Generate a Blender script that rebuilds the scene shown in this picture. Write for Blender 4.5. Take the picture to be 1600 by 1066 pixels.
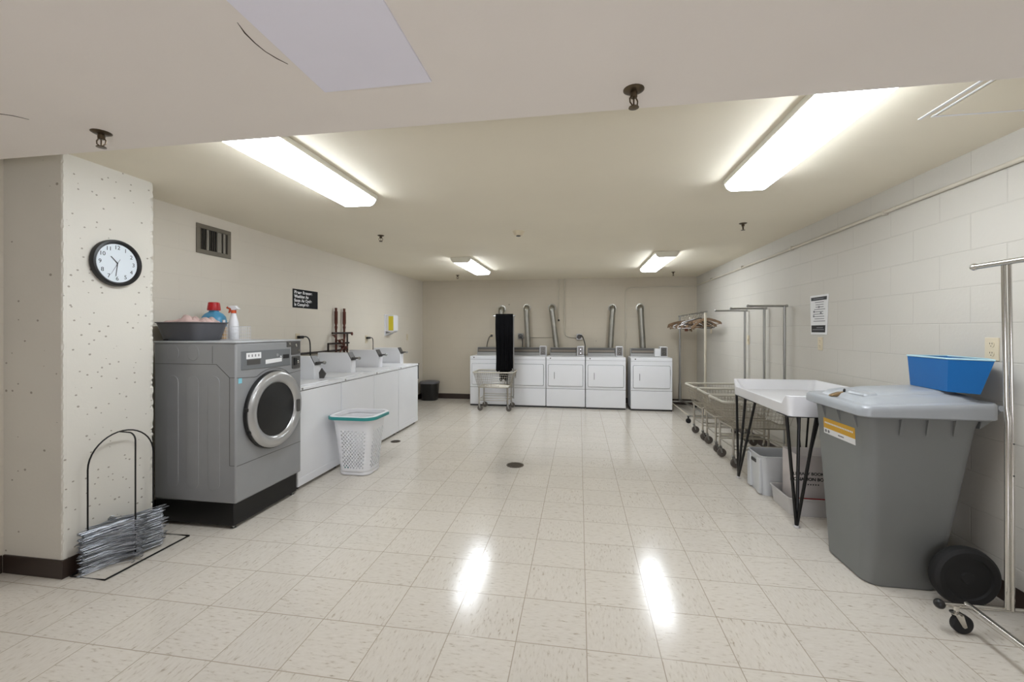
import bpy, bmesh, math, random
from mathutils import Vector, Matrix
random.seed(7)
PI = math.pi
C = bpy.context.scene.collection
for o in list(bpy.data.objects): bpy.data.objects.remove(o)

# ---------------------------------------------------------------- camera, world, exposure
scene = bpy.context.scene
cam_d = bpy.data.cameras.new('camera')
cam = bpy.data.objects.new('camera', cam_d); C.objects.link(cam)
cam_d.sensor_fit = 'HORIZONTAL'; cam_d.sensor_width = 36.0
cam_d.lens = 36.0 * 660.0 / 1600.0
cam_d.shift_y = -(533.0 - 516.0) / 1600.0
cam_d.clip_start = 0.02
cam.location = (0, 0, 1.36)
cam.rotation_euler = (PI / 2, 0, math.atan((905.0 - 800.0) / 660.0))
scene.camera = cam
scene.view_settings.view_transform = 'Standard'
scene.view_settings.look = 'None'
scene.view_settings.gamma = 1.0
scene.view_settings.use_curve_mapping = False
scene.view_settings.exposure = 1.07
W = bpy.data.worlds.new('world'); scene.world = W; W.use_nodes = True
W.node_tree.nodes['Background'].inputs[0].default_value = (1.0, 0.96, 0.93, 1)
W.node_tree.nodes['Background'].inputs[1].default_value = 0.15
LAMP = 11.0          # diffuser emission strength
FILL_LIGHT = 22.0     # added fill for the lower ceiling, set behind the camera (watts)
# room planes
XL, XR, YB, YF, ZC, ZS, YS = -3.11, 2.11, 8.10, -1.60, 2.335, 2.20, 1.66

dl = bpy.data.lights.new('soffit_fill', 'AREA'); dl.shape = 'RECTANGLE'; dl.size = 2.0; dl.size_y = 1.0
dl.energy = FILL_LIGHT; dl.color = (0.92, 0.92, 1.0)
dlo = bpy.data.objects.new('soffit_fill', dl); C.objects.link(dlo)  # unseen area light, added to brighten the lower ceiling
dlo.location = (0.0, YF - 0.62, 0.75); dlo.rotation_euler = (PI / 2 + 0.62, 0, 0)

# ---------------------------------------------------------------- materials
def lin(c):
    return tuple(((v / 255.0) / 12.92 if v / 255.0 <= 0.04045 else ((v / 255.0 + 0.055) / 1.055) ** 2.4) for v in c) + (1.0,)
MATS = {}
def mat(name, col, rough=0.5, metal=0.0, var=0.06, scale=6.0, bump=0.0, bscale=40.0, coat=0.0, spec=0.5, trans=0.0, alpha=1.0, emit=None, estr=0.0):
    if name in MATS: return MATS[name]
    m = bpy.data.materials.new(name); m.use_nodes = True
    nt = m.node_tree; b = nt.nodes['Principled BSDF']
    c = lin(col)
    tc = nt.nodes.new('ShaderNodeTexCoord')
    no = nt.nodes.new('ShaderNodeTexNoise'); no.inputs['Scale'].default_value = scale; no.inputs['Detail'].default_value = 4
    nt.links.new(tc.outputs['Object'], no.inputs['Vector'])
    cr = nt.nodes.new('ShaderNodeValToRGB')
    cr.color_ramp.elements[0].position = 0.3; cr.color_ramp.elements[1].position = 0.7
    cr.color_ramp.elements[0].color = tuple(v * (1 - var) for v in c[:3]) + (1,)
    cr.color_ramp.elements[1].color = tuple(min(1, v * (1 + var * 0.5)) for v in c[:3]) + (1,)
    nt.links.new(no.outputs['Fac'], cr.inputs['Fac']); nt.links.new(cr.outputs['Color'], b.inputs['Base Color'])
    b.inputs['Roughness'].default_value = rough; b.inputs['Metallic'].default_value = metal
    b.inputs['Specular IOR Level'].default_value = spec
    b.inputs['Coat Weight'].default_value = coat
    b.inputs['Transmission Weight'].default_value = trans; b.inputs['Alpha'].default_value = alpha
    if emit:
        b.inputs['Emission Color'].default_value = tuple(emit) + (1,); b.inputs['Emission Strength'].default_value = estr
    if bump > 0:
        n2 = nt.nodes.new('ShaderNodeTexNoise'); n2.inputs['Scale'].default_value = bscale; n2.inputs['Detail'].default_value = 3
        nt.links.new(tc.outputs['Object'], n2.inputs['Vector'])
        bp = nt.nodes.new('ShaderNodeBump'); bp.inputs['Strength'].default_value = bump; bp.inputs['Distance'].default_value = 0.004
        nt.links.new(n2.outputs['Fac'], bp.inputs['Height']); nt.links.new(bp.outputs['Normal'], b.inputs['Normal'])
    MATS[name] = m
    return m
def N(nt, t, **kw):
    n = nt.nodes.new(t)
    for k, v in kw.items():
        if k.startswith('_'): n.inputs[k[1:]].default_value = v
        else: setattr(n, k, v)
    return n
def math_node(nt, op, a, b=None):
    n = nt.nodes.new('ShaderNodeMath'); n.operation = op
    for i, v in enumerate((a, b)):
        if v is None: continue
        if hasattr(v, 'links'): nt.links.new(v, n.inputs[i])
        else: n.inputs[i].default_value = v
    return n.outputs[0]

def floor_material():
    m = bpy.data.materials.new('vinyl_tile'); m.use_nodes = True; nt = m.node_tree; L = nt.links
    b = nt.nodes['Principled BSDF']
    tc = N(nt, 'ShaderNodeTexCoord'); sp = N(nt, 'ShaderNodeSeparateXYZ'); L.new(tc.outputs['Object'], sp.inputs[0])
    T = 0.3048
    u = math_node(nt, 'DIVIDE', math_node(nt, 'ADD', sp.outputs[0], 0.578 + 60 * T), T)
    v = math_node(nt, 'DIVIDE', math_node(nt, 'SUBTRACT', sp.outputs[1], 1.824 - 60 * T), T)
    fu, fv = math_node(nt, 'FRACT', u), math_node(nt, 'FRACT', v)
    iu, iv = math_node(nt, 'FLOOR', u), math_node(nt, 'FLOOR', v)
    def edge(f): return math_node(nt, 'MINIMUM', f, math_node(nt, 'SUBTRACT', 1.0, f))
    e = math_node(nt, 'MINIMUM', edge(fu), edge(fv))
    ci = N(nt, 'ShaderNodeCombineXYZ'); L.new(iu, ci.inputs[0]); L.new(iv, ci.inputs[1])
    wn = N(nt, 'ShaderNodeTexWhiteNoise', noise_dimensions='3D'); L.new(ci.outputs[0], wn.inputs['Vector'])
    par = math_node(nt, 'MODULO', math_node(nt, 'ADD', iu, iv), 2.0)
    # streaky flecks, turned a quarter from tile to tile
    def flecks(sx, sy, off):
        mp = N(nt, 'ShaderNodeMapping'); mp.inputs['Scale'].default_value = (sx, sy, 1); mp.inputs['Location'].default_value = (off, off, 0)
        mp.inputs['Rotation'].default_value = (0, 0, 0.12)
        ad = N(nt, 'ShaderNodeVectorMath', operation='ADD'); L.new(tc.outputs['Object'], ad.inputs[0]); L.new(wn.outputs['Color'], ad.inputs[1])
        L.new(ad.outputs[0], mp.inputs['Vector'])
        n = N(nt, 'ShaderNodeTexNoise', _Scale=1.0, _Detail=5.0, _Roughness=0.6); L.new(mp.outputs[0], n.inputs['Vector'])
        return n.outputs['Fac']
    fa, fb = flecks(95, 26, 0), flecks(26, 95, 7)
    mx = N(nt, 'ShaderNodeMix'); L.new(par, mx.inputs[0]); L.new(fa, mx.inputs[2]); L.new(fb, mx.inputs[3])
    cr = N(nt, 'ShaderNodeValToRGB'); el = cr.color_ramp.elements
    el[0].position = 0.24; el[0].color = lin((150, 138, 122)); el[1].position = 0.75; el[1].color = lin((217, 211, 201))
    e1 = el.new(0.345); e1.color = lin((192, 183, 169)); e2 = el.new(0.42); e2.color = lin((210, 203, 192))
    L.new(mx.outputs[0], cr.inputs['Fac'])
    # tile to tile tone
    tone = N(nt, 'ShaderNodeMapRange', _To_Min=0.0) if False else None
    mr = nt.nodes.new('ShaderNodeMapRange'); L.new(wn.outputs['Value'], mr.inputs['Value']); mr.inputs['To Min'].default_value = 0.975; mr.inputs['To Max'].default_value = 1.01
    big = N(nt, 'ShaderNodeTexNoise', _Scale=0.9, _Detail=3.0); L.new(tc.outputs['Object'], big.inputs['Vector'])
    mr2 = nt.nodes.new('ShaderNodeMapRange'); L.new(big.outputs['Fac'], mr2.inputs['Value']); mr2.inputs['To Min'].default_value = 0.93; mr2.inputs['To Max'].default_value = 1.05
    mu = math_node(nt, 'MULTIPLY', mr.outputs[0], mr2.outputs[0])
    sc = N(nt, 'ShaderNodeVectorMath', operation='SCALE'); L.new(cr.outputs['Color'], sc.inputs[0]); L.new(mu, sc.inputs['Scale'])
    # grime round the drain
    dd = N(nt, 'ShaderNodeVectorMath', operation='DISTANCE'); L.new(tc.outputs['Object'], dd.inputs[0]); dd.inputs[1].default_value = (-0.64, 4.2, 0)
    dn = math_node(nt, 'ADD', dd.outputs['Value'], math_node(nt, 'MULTIPLY', big.outputs['Fac'], 0.25))
    gr = nt.nodes.new('ShaderNodeMapRange'); L.new(dn, gr.inputs['Value']); gr.inputs['From Min'].default_value = 0.22; gr.inputs['From Max'].default_value = 0.55
    gr.inputs['To Min'].default_value = 0.86; gr.inputs['To Max'].default_value = 1.0
    sc2 = N(nt, 'ShaderNodeVectorMath', operation='SCALE'); L.new(sc.outputs[0], sc2.inputs[0]); L.new(gr.outputs[0], sc2.inputs['Scale'])
    seam = nt.nodes.new('ShaderNodeMapRange'); L.new(e, seam.inputs['Value']); seam.inputs['From Min'].default_value = 0.004; seam.inputs['From Max'].default_value = 0.009
    mc = N(nt, 'ShaderNodeMix', data_type='RGBA'); L.new(seam.outputs[0], mc.inputs['Factor'])
    mc.inputs[6].default_value = lin((166, 155, 139)); L.new(sc2.outputs[0], mc.inputs[7])
    L.new(mc.outputs[2], b.inputs['Base Color'])
    rn = N(nt, 'ShaderNodeTexNoise', _Scale=3.0, _Detail=4.0); L.new(tc.outputs['Object'], rn.inputs['Vector'])
    mr3 = nt.nodes.new('ShaderNodeMapRange'); L.new(rn.outputs['Fac'], mr3.inputs['Value']); mr3.inputs['To Min'].default_value = 0.11; mr3.inputs['To Max'].default_value = 0.19
    L.new(mr3.outputs[0], b.inputs['Roughness'])
    bn = N(nt, 'ShaderNodeTexNoise', _Scale=9.0, _Detail=2.0); L.new(tc.outputs['Object'], bn.inputs['Vector'])
    bh = math_node(nt, 'ADD', math_node(nt, 'MULTIPLY', seam.outputs[0], 0.5), bn.outputs['Fac'])
    bp = N(nt, 'ShaderNodeBump', _Strength=0.06, _Distance=0.003); L.new(bh, bp.inputs['Height']); L.new(bp.outputs['Normal'], b.inputs['Normal'])
    b.inputs['Specular IOR Level'].default_value = 0.5
    return m

def block_material(name, col, axis, strength=1.0, pits=0.0, course=0.2, length=0.4, joint=0.5):
    """painted concrete block; axis 0: wall in the YZ plane, 1: wall in the XZ plane; -1: plain cast concrete with pits"""
    m = bpy.data.materials.new(name); m.use_nodes = True; nt = m.node_tree; L = nt.links
    b = nt.nodes['Principled BSDF']; b.inputs['Roughness'].default_value = 0.55; b.inputs['Specular IOR Level'].default_value = 0.3
    tc = N(nt, 'ShaderNodeTexCoord'); sp = N(nt, 'ShaderNodeSeparateXYZ'); L.new(tc.outputs['Object'], sp.inputs[0])
    n1 = N(nt, 'ShaderNodeTexNoise', _Scale=1.6, _Detail=5.0); L.new(tc.outputs['Object'], n1.inputs['Vector'])
    cr = N(nt, 'ShaderNodeValToRGB'); c = lin(col)
    cr.color_ramp.elements[0].position = 0.3; cr.color_ramp.elements[1].position = 0.7
    cr.color_ramp.elements[0].color = tuple(v * 0.95 for v in c[:3]) + (1,); cr.color_ramp.elements[1].color = c
    L.new(n1.outputs['Fac'], cr.inputs['Fac']); out = cr.outputs['Color']
    fine = N(nt, 'ShaderNodeTexNoise', _Scale=55.0, _Detail=5.0); L.new(tc.outputs['Object'], fine.inputs['Vector'])
    h = math_node(nt, 'MULTIPLY', fine.outputs['Fac'], 0.35)
    if axis >= 0:
        cv = N(nt, 'ShaderNodeCombineXYZ'); L.new(sp.outputs[1 if axis == 0 else 0], cv.inputs[0]); L.new(sp.outputs[2], cv.inputs[1])
        wob = N(nt, 'ShaderNodeTexNoise', _Scale=4.0); L.new(tc.outputs['Object'], wob.inputs['Vector'])
        br = N(nt, 'ShaderNodeTexBrick', offset=0.5)
        br.inputs['Scale'].default_value = 1.0; br.inputs['Mortar Size'].default_value = 0.0045; br.inputs['Mortar Smooth'].default_value = 0.6
        br.inputs['Brick Width'].default_value = length; br.inputs['Row Height'].default_value = course
        br.inputs['Color1'].default_value = (1, 1, 1, 1); br.inputs['Color2'].default_value = (0.94, 0.94, 0.94, 1); br.inputs['Mortar'].default_value = (0, 0, 0, 1)
        mp = N(nt, 'ShaderNodeMapping'); mp.inputs['Location'].default_value = (0.13 + 8.0, 8.0 + 0.003, 0); L.new(cv.outputs[0], mp.inputs['Vector'])
        L.new(mp.outputs[0], br.inputs['Vector'])
        inv = math_node(nt, 'SUBTRACT', 1.0, br.outputs['Fac'])
        h = math_node(nt, 'ADD', h, math_node(nt, 'MULTIPLY', inv, 1.6 * joint))
        mr = nt.nodes.new('ShaderNodeMapRange'); L.new(inv, mr.inputs['Value']); mr.inputs['To Min'].default_value = 1 - 0.10 * joint; mr.inputs['To Max'].default_value = 1.0
        sc = N(nt, 'ShaderNodeVectorMath', operation='SCALE'); L.new(out, sc.inputs[0]); L.new(mr.outputs[0], sc.inputs['Scale']); out = sc.outputs[0]
    # small chips and pits with a shape of their own
    if pits > 0:
        vo = N(nt, 'ShaderNodeTexVoronoi', _Scale=23.0 if axis < 0 else 3.0)
        mp2 = N(nt, 'ShaderNodeMapping'); mp2.inputs['Scale'].default_value = (1, 1, 1.25); L.new(tc.outputs['Object'], mp2.inputs['Vector']); L.new(mp2.outputs[0], vo.inputs['Vector'])
        cs = N(nt, 'ShaderNodeSeparateColor'); L.new(vo.outputs['Color'], cs.inputs[0])
        rad = math_node(nt, 'MULTIPLY', math_node(nt, 'MAXIMUM', math_node(nt, 'SUBTRACT', cs.outputs[0], 1 - pits), 0.0), (0.22 if axis < 0 else 0.10) / max(pits, .05))
        dist = math_node(nt, 'ADD', vo.outputs['Distance'], math_node(nt, 'MULTIPLY', math_node(nt, 'SUBTRACT', fine.outputs['Fac'], 0.5), 0.16 if axis < 0 else 0.04))
        pit = math_node(nt, 'LESS_THAN', dist, rad)
        mxp = N(nt, 'ShaderNodeMix', data_type='RGBA'); L.new(math_node(nt, 'MULTIPLY', pit, 0.62), mxp.inputs['Factor']); L.new(out, mxp.inputs[6]); mxp.inputs[7].default_value = lin((104, 92, 74)); out = mxp.outputs[2]
        h = math_node(nt, 'SUBTRACT', h, math_node(nt, 'MULTIPLY', pit, 1.2))
    L.new(out, b.inputs['Base Color'])
    bp = N(nt, 'ShaderNodeBump', _Strength=0.45 * strength, _Distance=0.004); L.new(h, bp.inputs['Height']); L.new(bp.outputs['Normal'], b.inputs['Normal'])
    return m

WALLC = (210, 202, 186)
M_floor = floor_material()
M_wallx = block_material('block_paint_darkened', (200, 196, 187), 0, 1.0, 0.05, joint=0.6)  # same paint as the left wall, darkened to offset the light on it
M_walll = block_material('block_paint_lightened', (220, 213, 200), 0, 0.7, 0.03, joint=0.28)  # same paint as the right wall, lightened so this side reads brighter lit
M_wally = block_material('painted_block_back', (202, 193, 176), 1, 0.8, 0.10, joint=0.35)
M_conc = block_material('painted_cast_concrete', (216, 212, 202), -1, 1.0, 0.30)
M_ceil = mat('painted_ceiling', (233, 225, 206), 0.7, var=0.03, scale=1.2, bump=0.08, bscale=90)
M_soff = mat('painted_soffit', (238, 231, 224), 0.7, var=0.03, scale=1.2, bump=0.1, bscale=90)
M_base = mat('brown_cove_base', (52, 40, 34), 0.45, var=0.1)
M_white = mat('white_enamel', (229, 230, 233), 0.28, var=0.02, scale=3)
M_wplast = mat('white_plastic', (230, 230, 233), 0.4, var=0.02)
M_cream = mat('cream_plastic', (214, 202, 176), 0.45, var=0.03)
M_grey = mat('silver_grey_paint', (146, 147, 148), 0.38, 0.15, var=0.04)
M_greyd = mat('grey_panel', (112, 115, 117), 0.35, 0.1, var=0.03)
M_dgrey = mat('dark_grey_panel', (82, 80, 78), 0.4, 0.2, var=0.08)
M_black = mat('black_plastic', (20, 20, 21), 0.4, var=0.1)
M_blackm = mat('black_steel', (16, 15, 15), 0.35, 0.3, var=0.1)
M_rubber = mat('black_rubber', (24, 24, 25), 0.7, var=0.15)
M_chrome = mat('chrome', (205, 203, 198), 0.14, 1.0, var=0.04)
M_steel = mat('brushed_steel', (170, 170, 168), 0.32, 1.0, var=0.08)
M_wire = mat('zinc_wire', (176, 170, 158), 0.35, 0.85, var=0.12)
M_duct = mat('galvanised_duct', (165, 163, 155), 0.36, 0.9, var=0.15, scale=10)
M_bronze = mat('sprinkler_bronze', (96, 84, 68), 0.35, 0.9, var=0.2)
M_copper = mat('aged_copper_pipe', (92, 52, 42), 0.42, 0.6, var=0.35, scale=14)
M_dpipe = mat('dark_pipe', (48, 38, 34), 0.45, 0.4, var=0.3)
M_teal = mat('teal_plastic', (46, 142, 140), 0.4, var=0.05)
M_blue = mat('blue_plastic', (6, 92, 156), 0.35, var=0.05)
M_bluerim = mat('pale_rim_plastic', (170, 205, 214), 0.4, var=0.03)
M_jug = mat('blue_detergent_plastic', (84, 156, 196), 0.3, var=0.06)
M_red = mat('red_plastic', (176, 20, 28), 0.3, var=0.05)
M_orange = mat('orange_plastic', (206, 84, 40), 0.4, var=0.05)
M_amber = mat('amber_liquid_bottle', (214, 172, 118), 0.25, var=0.15)
M_basin = mat('dark_grey_basin_plastic', (88, 88, 92), 0.4, var=0.06)
M_pink = mat('pink_cloth', (200, 174, 168), 0.9, var=0.35, scale=14, bump=0.4, bscale=60)
M_binb = mat('grey_bin_body', (120, 122, 121), 0.5, var=0.05, scale=3, bump=0.06, bscale=120)
M_binl = mat('grey_bin_lid', (160, 164, 168), 0.34, var=0.04)
M_tote = mat('grey_tote_plastic', (206, 208, 210), 0.42, var=0.05)
M_clear = mat('frosted_clear_plastic', (216, 213, 212), 0.35, var=0.04, alpha=0.82)
M_box = mat('pinkish_grey_box', (206, 199, 197), 0.7, var=0.05)
M_yellow = mat('yellow_label', (216, 166, 44), 0.5, var=0.04)
M_yellow2 = mat('bright_yellow_label', (226, 208, 52), 0.5, var=0.04)
M_paper = mat('white_paper', (226, 226, 226), 0.7, var=0.02)
M_ink = mat('black_ink', (22, 22, 24), 0.55, var=0.02)
M_inkg = mat('grey_ink', (120, 120, 124), 0.6, var=0.05)
M_signb = mat('black_sign_face', (13, 14, 17), 0.6, var=0.05, spec=0.2)
M_cyan = mat('pale_blue_sticker', (132, 198, 214), 0.5, var=0.05)
M_cloth = mat('black_garment_cloth', (11, 11, 13), 0.95, var=0.3, bump=0.3, bscale=120, spec=0.1)
M_wood = mat('brown_hanger_wood', (122, 98, 74), 0.45, var=0.2, scale=20)
M_brass = mat('tarnished_brass', (140, 116, 82), 0.4, 0.5, var=0.25, scale=30)
M_beige = mat('beige_vinyl_rim', (188, 183, 170), 0.45, var=0.05)
M_cart_pole = mat('cream_painted_pole', (188, 180, 163), 0.4, 0.2, var=0.06)
M_face = mat('clock_face_paper', (214, 222, 228), 0.5, var=0.01)
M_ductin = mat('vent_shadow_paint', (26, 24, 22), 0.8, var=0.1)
M_frame = mat('grey_vent_frame', (118, 112, 100), 0.45, 0.3, var=0.06)
M_patch = mat('white_ceiling_patch', (238, 236, 248), 0.55, var=0.03, scale=2, bump=0.1, bscale=50)
M_crack = mat('crack_shadow', (70, 58, 46), 0.9, var=0.2)
M_glassd = mat('dark_porthole_glass', (9, 9, 10), 0.08, var=0.3, spec=0.18)
M_drain = mat('cast_iron_drain', (84, 74, 62), 0.5, 0.5, var=0.3, scale=40)
def lamp_material():
    m = bpy.data.materials.new('lit_acrylic_diffuser'); m.use_nodes = True; nt = m.node_tree
    b = nt.nodes['Principled BSDF']; b.inputs['Base Color'].default_value = (.9, .92, .95, 1); b.inputs['Roughness'].default_value = 0.4
    tc = N(nt, 'ShaderNodeTexCoord'); no = N(nt, 'ShaderNodeTexNoise', _Scale=3.0); nt.links.new(tc.outputs['Object'], no.inputs['Vector'])
    mr = nt.nodes.new('ShaderNodeMapRange'); nt.links.new(no.outputs['Fac'], mr.inputs['Value']); mr.inputs['To Min'].default_value = LAMP * 0.95; mr.inputs['To Max'].default_value = LAMP * 1.05
    nt.links.new(mr.outputs[0], b.inputs['Emission Strength']); b.inputs['Emission Color'].default_value = (0.885, 0.94, 1.0, 1)
    return m
M_lamp = lamp_material()
M_cap = mat('diffuser_end_cap', (228, 225, 212), 0.5, var=0.03)

# ---------------------------------------------------------------- mesh building
def wloc(o):
    v = Vector((0, 0, 0))
    while o is not None: v += Vector(o.location); o = o.parent
    return v
class MB:
    def __init__(s): s.v = []; s.f = []
    def add(s, vs, fs):
        n = len(s.v); s.v += [tuple(p) for p in vs]; s.f += [tuple(i + n for i in f) for f in fs]; return s
    def box(s, x0, y0, z0, x1, y1, z1):
        if x0 > x1: x0, x1 = x1, x0
        if y0 > y1: y0, y1 = y1, y0
        if z0 > z1: z0, z1 = z1, z0
        return s.add([(x0, y0, z0), (x1, y0, z0), (x1, y1, z0), (x0, y1, z0), (x0, y0, z1), (x1, y0, z1), (x1, y1, z1), (x0, y1, z1)],
              [(0, 3, 2, 1), (4, 5, 6, 7), (0, 1, 5, 4), (1, 2, 6, 5), (2, 3, 7, 6), (3, 0, 4, 7)])
    def prism(s, poly, axis, a0, a1):
        """extrude a closed 2D polygon along axis: 0 -> poly is (y,z), 1 -> (x,z), 2 -> (x,y)"""
        def P(p, a):
            return (a, p[0], p[1]) if axis == 0 else ((p[0], a, p[1]) if axis == 1 else (p[0], p[1], a))
        n = len(poly)
        vs = [P(p, a0) for p in poly] + [P(p, a1) for p in poly]
        fs = [tuple(range(n)), tuple(range(2 * n - 1, n - 1, -1))] + [(i, i + n, (i + 1) % n + n, (i + 1) % n) for i in range(n)]
        return s.add(vs, fs)
    def tube(s, pts, r, n=8, closed=False, caps=True):
        pts = [Vector(p) for p in pts]; k = len(pts); rings = []
        rs = r if isinstance(r, (list, tuple)) else [r] * k
        prev = None
        for i, p in enumerate(pts):
            if closed: t = pts[(i + 1) % k] - pts[i - 1]
            else: t = pts[min(i + 1, k - 1)] - pts[max(i - 1, 0)]
            if t.length < 1e-9: t = Vector((0, 0, 1))
            t.normalize()
            if prev is None:
                a = Vector((0, 0, 1)) if abs(t.z) < 0.9 else Vector((1, 0, 0))
                u = t.cross(a).normalized()
            else:
                u = (prev - t * prev.dot(t))
                u = u.normalized() if u.length > 1e-6 else t.orthogonal().normalized()
            prev = u; w = t.cross(u)
            rings.append([p + (u * math.cos(2 * PI * j / n) + w * math.sin(2 * PI * j / n)) * rs[i] for j in range(n)])
        vs = [q for rg in rings for q in rg]; fs = []
        for i in range(k if closed else k - 1):
            a, b = i * n, ((i + 1) % k) * n
            for j in range(n): fs.append((a + j, a + (j + 1) % n, b + (j + 1) % n, b + j))
        if caps and not closed:
            fs.append(tuple(range(n - 1, -1, -1))); fs.append(tuple((k - 1) * n + j for j in range(n)))
        return s.add(vs, fs)
    def lathe(s, prof, c=(0, 0, 0), axis='z', n=24, close=True, sx=1.0, sy=1.0):
        """prof: list of (radius, height) along axis"""
        vs = []; fs = []; k = len(prof)
        for r, h in prof:
            for j in range(n):
                a = 2 * PI * j / n; p, q = r * math.cos(a) * sx, r * math.sin(a) * sy
                if axis == 'z': vs.append((c[0] + p, c[1] + q, c[2] + h))
                elif axis == 'y': vs.append((c[0] + p, c[1] + h, c[2] + q))
                else: vs.append((c[0] + h, c[1] + p, c[2] + q))
        for i in range(k - 1):
            for j in range(n): fs.append((i * n + j, i * n + (j + 1) % n, (i + 1) * n + (j + 1) % n, (i + 1) * n + j))
        if close: fs.append(tuple(range(n - 1, -1, -1))); fs.append(tuple((k - 1) * n + j for j in range(n)))
        return s.add(vs, fs)
    def sphere(s, c, r, n=12, sz=1.0):
        return s.lathe([(r * math.sin(PI * i / 8) if 0 < i < 8 else r * 0.02, -r * math.cos(PI * i / 8) * sz) for i in range(9)], c, 'z', n)
    def loft(s, rings, cap0=True, cap1=True):
        n = len(rings[0]); assert all(len(q_) == n for q_ in rings); vs = [p for rg in rings for p in rg]; fs = []
        for i in range(len(rings) - 1):
            for j in range(n): fs.append((i * n + j, i * n + (j + 1) % n, (i + 1) * n + (j + 1) % n, (i + 1) * n + j))
        if cap0: fs.append(tuple(range(n - 1, -1, -1)))
        if cap1: fs.append(tuple((len(rings) - 1) * n + j for j in range(n)))
        return s.add(vs, fs)
    def build(s, name, m, parent=None, bevel=0.0, seg=2, world=False, flat=False, solid=0.0):
        me = bpy.data.meshes.new(name); vs = s.v; loc = (0, 0, 0)
        if world:
            if parent is not None: o = wloc(parent); vs = [(a - o.x, b - o.y, c - o.z) for a, b, c in vs]
            else:
                xs, ys, zs = zip(*vs); loc = ((min(xs) + max(xs)) / 2, (min(ys) + max(ys)) / 2, min(zs))
                vs = [(a - loc[0], b - loc[1], c - loc[2]) for a, b, c in vs]
        me.from_pydata(vs, [], s.f); me.update()
        bm = bmesh.new(); bm.from_mesh(me); bmesh.ops.recalc_face_normals(bm, faces=bm.faces); bm.to_mesh(me); bm.free()
        if not flat:
            me.polygons.foreach_set('use_smooth', [True] * len(me.polygons)); me.set_sharp_from_angle(angle=math.radians(35))
        me.materials.append(m)
        ob = bpy.data.objects.new(name, me); C.objects.link(ob); ob.location = loc
        if parent is not None: ob.parent = parent
        if solid:
            md = ob.modifiers.new('wall', 'SOLIDIFY'); md.thickness = abs(solid); md.offset = -1 if solid > 0 else 1
        if bevel > 0:
            md = ob.modifiers.new('soft', 'BEVEL'); md.width = bevel; md.segments = seg; md.limit_method = 'ANGLE'; md.angle_limit = math.radians(40); md.harden_normals = False
        return ob
def rrect(x0, y0, x1, y1, r, n=5):
    """rounded rectangle outline, counter-clockwise"""
    pts = []
    for cx, cy, a in ((x1 - r, y1 - r, 0), (x0 + r, y1 - r, 90), (x0 + r, y0 + r, 180), (x1 - r, y0 + r, 270)):
        for i in range(n + 1):
            t = math.radians(a + 90 * i / n); pts.append((cx + r * math.cos(t), cy + r * math.sin(t)))
    return pts
def thing(name, label, cat, loc=(0, 0, 0), rz=0.0, group=None):
    o = bpy.data.objects.new(name, None); C.objects.link(o); o.empty_display_size = 0.1
    o.location = loc; o.rotation_euler = (0, 0, rz); o['label'] = label; o['category'] = cat
    if group: o['group'] = group
    return o
def tag(o, label, cat, group=None, kind=None):
    o['label'] = label; o['category'] = cat
    if group: o['group'] = group
    if kind: o['kind'] = kind
    return o
def struct(o): o['kind'] = 'structure'; return o
def lab(o, s): o['label'] = s; return o
def dup(root, loc=None, rz=None, label=None):
    def cp(o, par):
        c = o.copy(); C.objects.link(c)
        if par is not None: c.parent = par
        for ch in o.children: cp(ch, c)
        return c
    r = cp(root, None)
    if loc is not None: r.location = loc
    if rz is not None: r.rotation_euler[2] = rz
    if label: r['label'] = label
    return r
def text_mesh(lines, size, m, name, parent, M, spacing=1.25, align='LEFT', bold=0.0, depth=0.0006):
    """lettering laid flat in its own XY plane, then placed with matrix M (in the parent's frame)"""
    cu = bpy.data.curves.new('lettering', 'FONT'); cu.body = '\n'.join(lines) if isinstance(lines, (list, tuple)) else lines
    cu.size = size; cu.space_line = spacing; cu.align_x = align; cu.align_y = 'CENTER'; cu.extrude = depth; cu.offset = bold; cu.space_character = 1.12 if bold > 0.0015 else 1.0
    tmp = bpy.data.objects.new('lettering', cu); C.objects.link(tmp)
    bpy.context.view_layer.update()
    me = bpy.data.meshes.new_from_object(tmp.evaluated_get(bpy.context.evaluated_depsgraph_get()))
    bpy.data.objects.remove(tmp)
    me.transform(M); me.materials.clear(); me.materials.append(m)
    ob = bpy.data.objects.new(name, me); C.objects.link(ob)
    if parent is not None: ob.parent = parent
    return ob
def Mx(origin, xdir, ydir):
    x = Vector(xdir).normalized(); y = Vector(ydir).normalized(); z = x.cross(y)
    return Matrix(((x.x, y.x, z.x, origin[0]), (x.y, y.y, z.y, origin[1]), (x.z, y.z, z.z, origin[2]), (0, 0, 0, 1)))
def arc(c, r, a0, a1, n, plane):
    """points of an arc; plane gives the two unit vectors"""
    u, w = Vector(plane[0]), Vector(plane[1]); c = Vector(c)
    return [c + u * r * math.cos(math.radians(a0 + (a1 - a0) * i / n)) + w * r * math.sin(math.radians(a0 + (a1 - a0) * i / n)) for i in range(n + 1)]

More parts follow.
